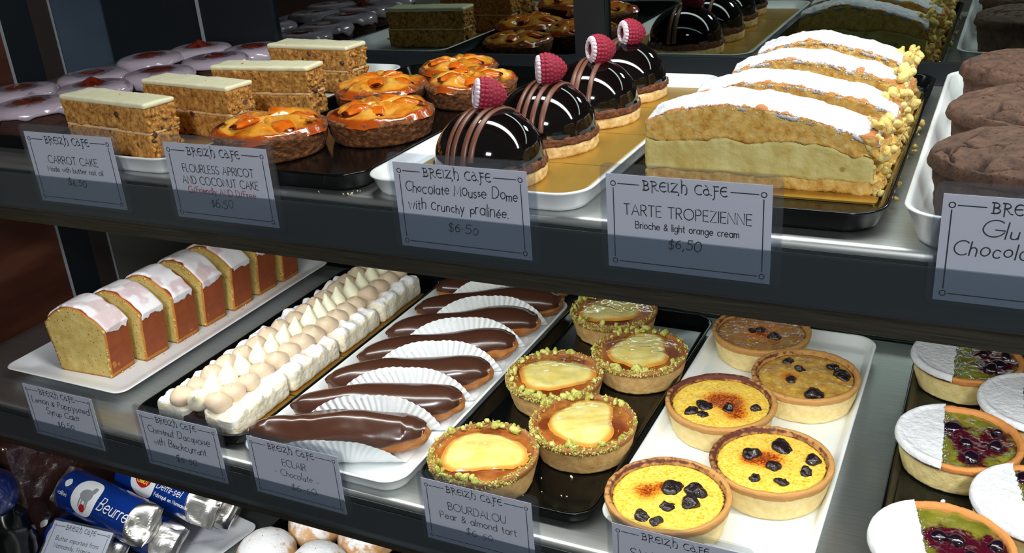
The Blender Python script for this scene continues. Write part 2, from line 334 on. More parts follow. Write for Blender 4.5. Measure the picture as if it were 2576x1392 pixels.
# ------------------------------------------------------------------ the display case
XL, XR = -0.950, 0.42
def shelf(z, yf, yb, label, strip_label):
    t = thing('display_shelf', label, 'shelf', ((XL + XR) / 2, yf, z))
    w = (XR - XL) / 2 - 0.003
    g = G()                                               # one folded steel pan: rounded front nose, deck and back
    prof = [(0.001, -0.020), (0.0, -0.0040), (0.0006, -0.0018), (0.0020, -0.0005), (0.0045, 0.0)] + [(y, 0.0) for y in np.linspace(0.02, yb - yf, 12)] + [(yb - yf, -0.006), (0.02, -0.006), (0.004, -0.02)]
    P = np.array(prof); L = np.stack([np.stack([np.full(len(P), x), P[:, 0], P[:, 1]], -1) for x in np.linspace(-w, w, 14)])
    loft(g, L, 0)
    o = ob('shelf_deck', g.mesh('shelf_deck', STEEL), t)
    g = G(); box(g, -w, w, 0.021, yb - yf, -0.0085, -0.0062); ob('added_dark_underside', g.mesh('added_dark_underside', FRAME, False), t, label='dark panel added under the shelf to darken tray reflections')  # unseen dark sheet, added so the black trays below reflect less brightness
    g = G(); box(g, -w, w, 0.0005, 0.003, -0.049, -0.0055); box(g, -w, w, 0.003, 0.020, -0.049, -0.0475)
    ob('front_fascia', g.mesh('front_fascia', FASC, False), t, label='dull brushed steel front lip')
    g = G(); box(g, -w, w, -0.0012, -0.0003, -0.0325, -0.0046); ob('strip_backing', g.mesh('strip_backing', DARKM, False), t)
    g = G(); box(g, -w, w, -0.0086, -0.0080, -0.0325, -0.0040); box(g, -w, w, -0.0092, -0.0003, -0.0335, -0.0325)
    ob('ticket_strip', g.mesh('ticket_strip', STRIP, False), t, label=strip_label)
    return t
shelf(ZU, 0.478, 0.850, 'upper stainless steel shelf carrying carrot cakes, domes and muffins', 'clear ticket strip along the upper shelf front')
shelf(ZL, 0.4995, 0.880, 'middle stainless steel shelf carrying eclairs and round tarts', 'clear ticket strip along the middle shelf front')
g = G(); box(g, XL + 0.003, XR - 0.003, 0.44, 0.88, ZD - 0.02, ZD)
o = ob('deck_shelf', g.mesh('deck_shelf', STEEL, False)); tag(o, 'bottom steel deck of the case under the butter rolls and doughnuts', 'shelf')
# sliding mirrored back doors
def back_door(x0, x1, y, z0, z1, stile0, stile1, rail, label, cat='door'):
    t = thing('sliding_back_door', label, cat, ((x0 + x1) / 2, y, z0)); w = (x1 - x0) / 2; h = z1 - z0
    g = G(); box(g, -w + stile0, w - stile1, 0.004, 0.010, rail, h); ob('mirror_pane', g.mesh('mirror_pane', MIRROR, False), t)
    g = G()
    if stile0: box(g, -w, -w + stile0, -0.002, 0.014, 0, h)
    if stile1: box(g, w - stile1, w, -0.002, 0.014, 0, h)
    box(g, -w + stile0, w - stile1, 0.001, 0.014, 0, rail); box(g, -w + stile0, w - stile1, 0.001, 0.014, h - 0.02, h)
    ob('door_frame', g.mesh('door_frame', FRAME, False), t)
    if stile0 > 0.05:
        g = G(); box(g, -w - 0.0005, -w + 0.0035, -0.003, -0.002, 0.0, h); ob('edge_trim', g.mesh('edge_trim', CHROME, False), t)
    return t
back_door(-0.798, -0.3225, 0.828, ZU + 0.0005, ZU + 0.40, 0.101, 0.0295, 0.0175, 'dark mirrored sliding back door behind the carrot cakes, wide dark frame')
back_door(-0.3220, 0.418, 0.828, ZU + 0.0005, ZU + 0.40, 0.001, 0.03, 0.0175, 'mirrored sliding back door behind the mousse domes and muffins')
back_door(-0.945, 0.418, 0.882, ZL - 0.26, ZU - 0.0065, 0.02, 0.02, 0.0135, 'dark back door closing the case below the upper shelf')
# left end of the case: wood cladding, dark post, metal edged panel
t = thing('case_end_panel', 'dark left end wall of the case, red wood and grey panel with bright metal edges', 'panel', (XL, 0.6, 0.70))
def slab(name, y0, y1, z0, z1, mat, x0=-0.012, x1=0.0):
    g = G(); box(g, x0, x1, y0 - 0.6, y1 - 0.6, z0 - 0.70, z1 - 0.70); return ob(name, g.mesh(name, mat, False), t)
slab('wood_panel', 0.30, 0.694, 0.70, 1.80, WOOD); slab('dark_post', 0.697, 0.735, 0.70, 1.80, FRAME); slab('brown_panel', 0.735, 0.7597, 0.70, 1.80, DKPAN)
slab('metal_edge', 0.694, 0.697, 0.70, 1.80, CHROME, -0.012, 0.001); slab('metal_edge', 0.7597, 0.7615, 0.70, 1.80, CHROME, -0.012, 0.0015)
slab('grey_panel', 0.763, 0.885, 0.70, ZU - 0.03, GREYP); slab('blue_grey_reflection', 0.763, 0.838, ZU - 0.03, 1.80, BLUEP); slab('dark_corner', 0.838, 0.885, ZU - 0.03, 1.80, FRAME)
g = G(); box(g, XL + 0.003, -0.799, 0.830, 0.848, ZU + 0.0008, 1.684); tag(ob('corner_post', g.mesh('corner_post', FRAME, False)), 'dark corner post left of the mirrored door behind the iced cakes', 'post')
# canopy and floor
g = G(); box(g, XL + 0.003, XR, 0.50, 0.88, 1.685, 1.70); o = ob('case_canopy', g.mesh('case_canopy', FRAME, False)); tag(o, 'dark canopy closing the top of the display case', 'canopy')
for nm, y, z, lab in (('strip_light', 0.615, 1.672, 'long strip light under the case canopy above the upper shelf'), ('strip_light', 0.526, ZU - 0.031, 'long strip light under the upper shelf front'), ('strip_light', 0.545, ZL - 0.031, 'long strip light under the middle shelf front')):
    tt = thing(nm, lab, 'light', (-0.1, y, z)); g = G(); box(g, -0.64, 0.46, -0.006, 0.006, -0.003, 0.012); ob('housing', g.mesh('housing', WHITET, False), tt)
g = G(); box(g, -3, 3, -3, 3, -0.02, 0); o = ob('floor', g.mesh('floor', DKPAN, False)); o['kind'] = 'structure'
g = G(); box(g, -3, 3, 1.60, 1.65, 0.0, 2.8); o = ob('wall_back', g.mesh('wall_back', DKPAN, False)); o['kind'] = 'structure'
# ------------------------------------------------------------------ trays, plates and gold cards
def tray_mesh(w, l, h, r, mat, inset=0.0045, floor=0.0035, lip=0.0035):
    g = G(); L = []
    for ins, z, rr in ((w * 0.4, 0.0003, r * 0.3), (inset + 0.004, 0.0, r * 0.8), (inset + 0.001, 0.0008, r * 0.9), (inset, 0.003, r * 0.92), (0.0012, h - 0.0016, r), (0.0, h - 0.0006, r), (0.0007, h, r), (lip * 0.6, h, r), (lip, h - 0.0007, r * 0.95),
                       (lip + 0.0035, floor + 0.0016, r * 0.85), (lip + 0.0055, floor + 0.0002, r * 0.8), (lip + 0.008, floor, r * 0.75), (w * 0.3, floor, r * 0.4), (w * 0.4, floor, r * 0.3)):
        p = rrect(w - 2 * ins, l - 2 * ins, max(rr - ins * 0.3, 0.002), 10); L.append(np.concatenate([p, np.full((len(p), 1), z)], 1))
    loft(g, L, 0); return g.mesh('tray', mat)
def tray(name, x0, x1, y0, y1, z, mat, label, h=0.013, r=0.02, **k):
    o = ob(name, tray_mesh(x1 - x0, y1 - y0, h, r, mat, **k), None, ((x0 + x1) / 2, (y0 + y1) / 2, z)); return tag(o, label, 'tray')
tray('display_tray', -0.845, -0.665, 0.505, 0.835, ZU, BLACKT, 'black tray under the iced cakes topped with jam')
tray('display_tray', -0.662, -0.5168, 0.479, 0.800, ZU, WHITET, 'white rimmed tray under the carrot cake slices')
tray('display_tray', -0.5163, -0.3590, 0.479, 0.806, ZU, BLACKT, 'black tray under the glazed apricot cakes')
tray('display_tray', -0.3575, -0.2045, 0.479, 0.793, ZU, WHITET, 'white tray under the chocolate mousse domes')
tray('display_tray', -0.198, -0.0445, 0.488, 0.817, ZU, BLACKT, 'black tray under the sugar dusted brioche slices')
tray('display_tray', -0.0365, 0.115, 0.474, 0.800, ZU, WHITET, 'deep white tray under the cracked chocolate cakes', h=0.020, inset=0.007)
def plate_mesh(w, l, h, base, mat):
    g = G(); L = []
    for ins, z, rr in ((w * 0.42, 0.0004, 0.002), (base + 0.004, 0.0, 0.006), (base, 0.0012, 0.007), (0.006, h - 0.0045, 0.010), (0.0008, h - 0.0012, 0.012), (0.0, h - 0.0004, 0.012), (0.0006, h, 0.012), (0.002, h + 0.0001, 0.011), (base * 0.8, 0.0062, 0.007), (base + 0.004, 0.0051, 0.006), (w * 0.4, 0.005, 0.002)):
        p = rrect(w - 2 * ins, l - 2 * ins, rr, 8); L.append(np.concatenate([p, np.full((len(p), 1), z)], 1))
    loft(g, L, 0); return g.mesh('plate', mat)
o = ob('rectangular_plate', plate_mesh(0.165, 0.335, 0.0125, 0.020, PORC), None, (-0.788, 0.7025, ZL)); tag(o, 'white rectangular porcelain plate under the poppyseed loaf slices', 'plate')
tray('display_tray', -0.673, -0.5395, 0.513, 0.862, ZL, BLACKT, 'black tray under the long meringue slices with piped cream')
tray('display_tray', -0.5385, -0.378, 0.5025, 0.851, ZL, WHITET, 'white tray under the row of chocolate eclairs')
tray('display_tray', -0.3745, -0.2265, 0.517, 0.859, ZL, BLACKT, 'black tray under the pear and pistachio tarts')
tray('display_tray', -0.2235, -0.0740, 0.519, 0.861, ZL, WHITET, 'white tray under the yellow custard and cherry tarts')
tray('display_tray', -0.0410, 0.112, 0.500, 0.861, ZL, BLACKT, 'black tray under the green tarts half dusted with sugar')
def gold(x0, x1, y0, y1, z, label, rz=0, group=None):
    g = G(); p = rrect(x1 - x0, y1 - y0, 0.002, 4); loft(g, [np.concatenate([p, np.full((len(p), 1), q)], 1) for q in (0, 0.0011)], 0)
    return tag(ob('gold_cake_board', g.mesh('gold_cake_board', GOLD, False), None, ((x0 + x1) / 2, (y0 + y1) / 2, z), (0, 0, rz)), label, 'cake board', group)
ZT = 0.0037
gold(-0.652, -0.524, 0.494, 0.695, ZU + ZT, 'large gold card board under the carrot cake slices on white tray')
for k, (y0, y1) in enumerate(((0.490, 0.5595), (0.5605, 0.6335), (0.6345, 0.7080), (0.7090, 0.777))):
    gold(-0.345, -0.2175, y0, y1, ZU + ZT, ['gold card board under the front mousse dome beside its price card', 'gold card board under the second mousse dome from the front', 'gold card board under the third mousse dome from the front', 'gold card board under the rearmost mousse dome'][k], 0, 'gold boards under the mousse domes')
for k, (y0, y1) in enumerate(((0.519, 0.5985), (0.6005, 0.6780), (0.6800, 0.7505), (0.7525, 0.834))):
    gold(-0.648, -0.5515, y0, y1, ZL + ZT, ['gold card strip under the front meringue slice', 'gold card strip under the second meringue slice from the front', 'gold card strip under the third meringue slice from the front', 'gold card strip under the rearmost meringue slice'][k], 0, 'gold strips under the meringue slices')
gold(-0.187, -0.0530, 0.530, 0.790, ZU + ZT, 'gold card board showing beside the sugar dusted brioche slices')
# ------------------------------------------------------------------ upper shelf food
def cake_disp(amp, sc, seed):
    return lambda V, N: amp * (fbm(V, sc, 3, seed) + 0.5 * noise(V, sc * 4, seed + 5))
# iced cakes with a jam centre
def iced_cake(x, y, rz, label, v):
    def base():
        g = G(); lathe(g, [(1e-4, 0), (0.029, 0.0), (0.0305, 0.001), (0.0325, 0.012), (0.0335, 0.024), (0.032, 0.027), (1e-4, 0.0275)], 48, 5)
        return g.push(cake_disp(0.0005, 220, v)).mesh('sponge', ICEDB)
    def glaze():
        n = 72; a = np.linspace(0, 2 * PI, n, endpoint=False); u = np.array([0.22, 0.4, 0.6, 0.8, 0.92, 0.99, 1.03, 1.05, 1.05, 1.03])
        z = np.array([0.0300, 0.0307, 0.0308, 0.0300, 0.0288, 0.0270, 0.0246, 0.0222, 0.020, 0.0195])
        ca = np.stack([np.cos(a), np.sin(a), np.full(n, v * 3.1)], -1)
        drip = np.clip(fbm(ca, 2.2, 2, v) * 0.9 + 0.15, -0.3, 1.0); V = []
        for k in range(10):
            dz = np.where(k >= 6, -drip * 0.0065 * (k - 5) / 4, 0); V.append(np.stack([0.0335 * u[k] * np.cos(a), 0.0335 * u[k] * np.sin(a), z[k] + dz], -1))
        V = np.array(V); V[..., 2] += 0.0006 * noise(V, 90, v + 3) * (np.arange(10) < 6)[:, None]
        g = G(); m1 = sstep(np.repeat((1 - u)[:, None], n, 1), 0.2, 0.75) + 0.35 * (fbm(V, 60, 2, v) > 0.25)
        g.add(V, grid_faces(10, n, False, True)[:, ::-1], m1=m1.ravel()); return g.mesh('glaze', GLAZE)
    def jam():
        g = G(); pk = 0.004 if v == 2 else 0.0004
        lathe(g, [(1e-4, 0.0318 + pk * 1.5), (0.004, 0.0318 + pk), (0.008, 0.0318 + pk * 0.4), (0.0115, 0.0312), (0.0128, 0.0302), (0.012, 0.0285)], 40, 3)
        g.move(lambda V: V * np.stack([1 + 0.22 * noise(V * [1, 1, 0], 90, v)] * 2 + [np.ones(len(V))], -1)); return g.push(lambda V, N: 0.0007 * noise(V, 160, v)).mesh('jam_centre', JAM)
    t = thing('iced_cake', label, 'cake', (x, y, ZU + 0.0036), rz, 'jam topped iced cakes', (0.97, 0.97, 0.86))
    ob('sponge', cached(('ib', v % 2), base), t); ob('glaze', cached(('ig', v), glaze), t); ob('jam_centre', cached(('ij', v), jam), t)
IC = [(-0.738, 0.548, 0.3, 'front iced cake with white glaze dripping over its dark side', 0), (-0.8035, 0.590, 1.1, 'iced cake behind the front one, cut by the left photo edge', 1),
      (-0.7365, 0.6145, 2.0, 'iced cake directly behind the front carrot cake slice, jam peak showing', 2), (-0.782, 0.656, 3.0, 'iced cake in the outer row with a broad oval jam pool, third from the front', 1),
      (-0.716, 0.675, 4.1, 'iced cake with wide red jam pool just left of the second carrot cake slice', 0), (-0.789, 0.737, 0.8, 'iced cake of the outer row below the pale blue painted reflection, dark jam on white glaze', 0),
      (-0.7045, 0.741, 1.9, 'iced cake with neat oval jam pool left of the third carrot cake slice', 1), (-0.768, 0.788, 2.6, 'rearmost outer iced cake, its jam drawn up to a tall peak', 2), (-0.698, 0.792, 3.3, 'rearmost iced cake beside the back carrot cake slice, mostly hidden', 0)]
for a in IC: iced_cake(*a)
# carrot cake slices
def carrot(x, y, lx, ly, rz, label, v):
    t = thing('carrot_cake_slice', label, 'cake', (x, y, ZU + ZT + 0.0013), rz, 'carrot cake slices')
    def rough(a, s): return lambda V, N: (a * (fbm(V, 300, 3, s) + 0.6 * noise(V, 900, s + 2)) + 0.0006 * noise(V, 90, s)) * (1 + 0.9 * (N[:, 0] > 0.5)) * (N[:, 2] < 0.7)
    g = G(); soft_box(g, lx * 0.985, ly, 0.0185, 0.0015, 0.0014, 0.0); ob('lower_sponge', g.push(rough(0.0007, v)).mesh('lower_sponge', CRUMB), t)
    g = G(); soft_box(g, lx * 0.99, ly * 0.985, 0.0026, 0.0009, 0.0018, 0.0180); ob('cream_filling', g.push(lambda V, N: 0.0006 * noise(V, 260, v)).mesh('cream_filling', FILLC), t)
    g = G(); soft_box(g, lx, ly, 0.0185, 0.0015, 0.0014, 0.0200); ob('upper_sponge', g.push(rough(0.0007, v + 9)).mesh('upper_sponge', CRUMB), t)
    g = G(); soft_box(g, lx * 1.012, ly * 1.03, 0.0042, 0.0017, 0.0018, 0.0378)
    ob('frosting', g.push(lambda V, N: 0.0003 * fbm(V, 70, 2, v) + 0.0002 * noise(V, 400, v)).mesh('frosting', FROST), t)
    g = G(); rs = np.random.RandomState(v)
    for k in range(7):
        s = 0.0016 + 0.0016 * rs.rand(); side = rs.rand() < 0.6
        c = (rs.uniform(-.45, .45) * lx, -ly / 2 + 0.0010, rs.uniform(.004, .036)) if side else (lx / 2 - 0.0006, rs.uniform(-.4, .4) * ly, rs.uniform(.004, .036))
        ball(g, c, (s, s * 0.7, s * 0.9), 9, 7, tuple(rs.rand(3) * 3))
    o = ob('raisin_pieces', g.push(lambda V, N: 0.0006 * noise(V, 500, v)).mesh('raisin_pieces', RAISIN), t); o['kind'] = 'stuff'
    g = G()
    for k in range(46):
        s = 0.0007 + 0.0014 * rs.rand() ** 2; ball(g, (lx / 2 + rs.uniform(-.001, .0012), rs.uniform(-.5, .5) * ly, rs.uniform(.002, .036)), s, 7, 5)
    for k in range(4):
        s = 0.0004 + 0.0009 * rs.rand(); ball(g, (rs.uniform(-.5, .55) * lx, rs.uniform(-.6, .6) * ly, s * 0.7 if k > 0 else 0.0420), s, 6, 5)
    o = ob('crumbs', g.push(lambda V, N: 0.0004 * noise(V, 900, v)).mesh('crumbs', CRUMB), t); o['kind'] = 'stuff'
carrot(-0.6005, 0.5190, 0.104, 0.0275, math.radians(-8), 'front carrot cake slice, nearest its price card, smooth cream frosting on top', 1)
carrot(-0.5735, 0.5760, 0.102, 0.0265, math.radians(-7.5), 'carrot cake slice second from the front with a crumbled walnut end', 2)
carrot(-0.5535, 0.6390, 0.096, 0.0250, math.radians(4), 'carrot cake slice third from the front on the gold board', 3)
carrot(-0.5690, 0.7290, 0.094, 0.0280, math.radians(-4), 'tallest looking carrot cake slice at the back by the mirror door', 4)
# glazed apricot cakes
def apricot(x, y, r, rz, label, v):
    t = thing('apricot_cake', label, 'cake', (x, y, ZU + 0.0036), rz, 'glazed apricot cakes', (r / 0.042, r / 0.042, 0.70 * r / 0.042))
    def crust():
        g = G(); lathe(g, [(1e-4, 0), (0.0355, 0.0), (0.0368, 0.0012), (0.0392, 0.012), (0.0412, 0.0235), (0.040, 0.0262), (0.036, 0.027), (1e-4, 0.027)], 90, 6)
        return g.push(lambda V, N: 0.0007 * fbm(V, 240, 3, v) * (V[:, 2] > 0.0015)).mesh('crust', APCRUST)
    def top():
        nr, na = 40, 110; R = np.linspace(0.001, 1, nr); a = np.linspace(0, 2 * PI, na, endpoint=False); RR, A = np.meshgrid(R, a, indexing='ij')
        rad = 0.0412 * (1 + 0.045 * np.cos(5 * A + 0.6) * sstep(RR, 0.5, 1) + 0.02 * noise(np.stack([np.cos(A), np.sin(A), A * 0 + v], -1), 2.4, v))
        X = rad * RR * np.cos(A); Y = rad * RR * np.sin(A)
        Z = 0.0275 + 0.0075 * (1 - RR ** 2.2) + 0.0056 * np.cos(5 * A + 0.6) * np.sin(PI * RR) * 0.7 - 0.0050 * sstep(RR, 0.88, 1.0) ** 1.5
        P = np.stack([X, Y, Z], -1); Z = Z + 0.0021 * fbm(P * [1, 1, 0] + v, 75, 3, v); P[..., 2] = Z
        m1 = sstep(RR, 0.5, 1.0) * np.clip(0.15 + 0.9 * fbm(P, 60, 2, v + 4), 0, 1) + 0.4 * (fbm(P, 95, 2, v + 8) > 0.62)
        m2 = sstep(RR, 0.72, 1.0) * 0.9
        g = G(); g.add(P, grid_faces(nr, na, False, True), m1=m1.ravel(), m2=m2.ravel()); return g.mesh('glazed_top', APTOP)
    def slice_():
        g = G(); nu, nv = 22, 14; u = np.linspace(0, 1, nu); b = np.linspace(0, 2 * PI, nv, endpoint=False)
        w = 0.0078 * np.sin(PI * (0.08 + 0.84 * u)) ** 0.8; h = 0.0030 * np.sin(PI * (0.06 + 0.88 * u)) ** 0.7
        V = np.stack([np.repeat((0.009 + 0.023 * u)[:, None], nv, 1), w[:, None] * np.cos(b), 0.0345 - 0.0035 * u[:, None] + h[:, None] * np.sin(b) + 0.0026 * np.exp(-((u - 0.45) / 0.25) ** 2)[:, None] * (np.sin(b) > 0.3)], -1)
        m = sstep(u, 0.75, 1.0)[:, None] + 0 * b
        g.add(V, grid_faces(nu, nv, False, True), m1=m.ravel()); return g.push(lambda V, N: 0.0008 * fbm(V, 140, 2, v)).mesh('apricot_piece', APRIC)
    ob('crust', cached(('ac', v % 2), crust), t, label='dark crumbly baked crust'); topo = ob('glazed_top', cached(('at', v), top), t)
    for k in range(5):
        ob('apricot_piece', cached(('as', (k + v) % 3), slice_), topo, rot=(0.15 * math.sin(k * 2 + v), 0.1 * math.cos(k * 3 + v), 2 * PI * k / 5 + 0.5 + 0.2 * math.sin(k * 5 + v)), loc=(0, 0, 0.0003 * (k % 3)))
apricot(-0.4780, 0.5450, 0.0433, 0.2, 'front apricot cake, dark red glaze, right behind its price card', 1)
apricot(-0.4175, 0.6003, 0.0420, 1.3, 'apricot cake second from the front with bright highlights on orange fruit', 2)
apricot(-0.4710, 0.6820, 0.0405, 2.2, 'apricot cake half hidden behind the second apricot cake', 3)
apricot(-0.3985, 0.7100, 0.0398, 3.4, 'apricot cake behind the front raspberry, lighter yellow top', 4)
apricot(-0.4440, 0.7700, 0.0370, 4.6, 'rearmost apricot cake at the mirror door', 5)
# chocolate mousse domes
def rasp_mesh():
    g = G(); rows = [(0.0004, 0.0086, 20), (0.0028, 0.0098, 22), (0.0054, 0.0102, 23), (0.0080, 0.0098, 22), (0.0106, 0.0089, 20), (0.0131, 0.0075, 17), (0.0154, 0.0057, 13), (0.0173, 0.0036, 8), (0.0186, 0.0014, 4)]
    for k, (z, r, n) in enumerate(rows):
        for j in range(n):
            a = 2 * PI * (j + 0.5 * (k % 2)) / n; s = 0.00172
            ball(g, (r * math.cos(a), r * math.sin(a), z), s, 10, 7, m1=(0.8 if k == 0 else 0.28 if k == 1 else 0.02), m2=0.0)
    lathe(g, [(0.0060, -0.0012), (0.0050, -0.0012), (0.0042, 0.0006), (0.0036, 0.005), (0.0024, 0.010), (1e-4, 0.0115)], 24, 3, m1=0.0, m2=0.9)
    lathe(g, [(0.0088, -0.0002), (0.0108, 0.003), (0.0112, 0.007), (0.0104, 0.0106), (0.0086, 0.0138), (0.0062, 0.0168), (0.0030, 0.0192), (1e-4, 0.0202)], 32, 3, m1=0.0, m2=0.45)
    lathe(g, [(0.0044, -0.0006), (0.0062, -0.0020), (0.0086, -0.0014), (0.0097, 0.0004)], 40, 4, m1=0.95, m2=0.0)
    return g.push(lambda V, N: 0.00018 * noise(V, 1500, 3)).mesh('raspberry', RASP)
def dome(x, y, rz, bands, rpos, raxis, label, v):
    t = thing('mousse_dome', label, 'cake', (x, y, ZU + ZT + 0.0012), rz, 'chocolate mousse domes', (0.962,) * 3)
    def bisc():
        g = G(); lathe(g, [(1e-4, 0), (0.0366, 0.0), (0.0374, 0.0012), (0.0376, 0.0062), (0.0368, 0.0078), (1e-4, 0.008)], 96, 5)
        return g.push(lambda V, N: 0.0005 * fbm(V, 260, 3, v)).mesh('biscuit_base', BISC)
    def spon():
        g = G(); lathe(g, [(1e-4, 0.0078), (0.0362, 0.0078), (0.0378, 0.009), (0.0376, 0.0125), (0.0355, 0.0145), (1e-4, 0.0145)], 120, 5)
        return g.push(lambda V, N: 0.0009 * fbm(V, 300, 3, v + 2)).mesh('chocolate_sponge', DSPON)
    R, HH, ZB = 0.0364, 0.0325, 0.0138
    def glz():
        th = np.linspace(0.0, PI / 2, 40); pr_ = [(max(1e-4, R * math.sin(a)), ZB + HH * math.cos(a)) for a in th] + [(R + 0.0002, ZB - 0.0012), (R - 0.0005, ZB - 0.0024), (R - 0.003, ZB - 0.002)]
        g = G(); lathe(g, pr_[::-1], 96)
        return g.push(lambda V, N: 0.00012 * noise(V, 40, v) + 0.0006 * noise(V * [1, 1, 0], 110, v) * (V[:, 2] < ZB + 0.001)).mesh('glaze', DOME)
    ob('biscuit_base', cached('bisc', bisc), t, rot=(0, 0, v)); ob('chocolate_sponge', cached('spon', spon), t, rot=(0, 0, v * 2)); ob('glaze', cached('glz', glz), t)
    for xo, dr in bands:
        g = G(); ym = math.sqrt(max(R * R - xo * xo, 0)); a = np.linspace(-0.96, 0.985, 48) * PI / 2; Y = ym * np.sin(a); Xc = xo + dr * Y
        Zc = ZB + HH * np.sqrt(np.clip(1 - (Xc ** 2 + Y ** 2) / R ** 2, 0, 1)); k = Zc > ZB - 0.001; Xc, Y, Zc = Xc[k], Y[k], Zc[k]
        P = np.stack([Xc, Y, Zc], -1); T = np.gradient(P, axis=0); T /= np.linalg.norm(T, axis=1, keepdims=True); N = np.stack([Xc / R ** 2, Y / R ** 2, (Zc - ZB) / HH ** 2], -1); N /= np.linalg.norm(N, axis=1, keepdims=True)
        B = np.cross(T, N); b = np.linspace(0, 2 * PI, 10, endpoint=False); w = 0.0019 * (1 + 0.12 * noise(P, 60, v)); L = P[:, None] + (w[:, None] * np.cos(b))[..., None] * B[:, None] + (0.0009 * np.sin(b) + 0.0004)[None, :, None] * N[:, None]
        loft(g, L, 0); ob('chocolate_stripe', g.mesh('chocolate_stripe', STRIPE), t)
    q = Vector(raxis).to_track_quat('Z', 'Y').to_euler()
    ob('raspberry', cached('rasp', rasp_mesh), t, rpos, tuple(q), (1.0,) * 3, label='sugar dusted raspberry, hollow end facing out')
dome(-0.2850, 0.5235, 0, ((-0.0095, 0.10), (-0.0045, 0.10), (0.0035, 0.10), (0.0085, 0.10)), (-0.0075, 0.002, 0.0545), (0.80, 0.55, -0.18), 'front mousse dome, partly behind the handwritten card, raspberry leaning to its left', 1)
dome(-0.2790, 0.5970, 0, ((-0.006, 0.03), (-0.0005, 0.03), (0.0060, 0.03), (0.0125, 0.03)), (-0.002, -0.003, 0.0550), (0.86, 0.48, -0.02), 'second mousse dome from the front with four brown stripes', 2)
dome(-0.2745, 0.6710, 0, ((-0.0045, -0.04), (0.000, -0.02), (0.0095, -0.04)), (0.003, -0.005, 0.0545), (0.72, 0.66, -0.10), 'third mousse dome from the front, wide open raspberry on top', 3)
dome(-0.2765, 0.7440, 0, ((-0.0065, 0.0), (-0.002, 0.03)), (0.003, -0.005, 0.0530), (0.72, 0.66, -0.08), 'rearmost mousse dome before the mirror door with two stripes', 4)
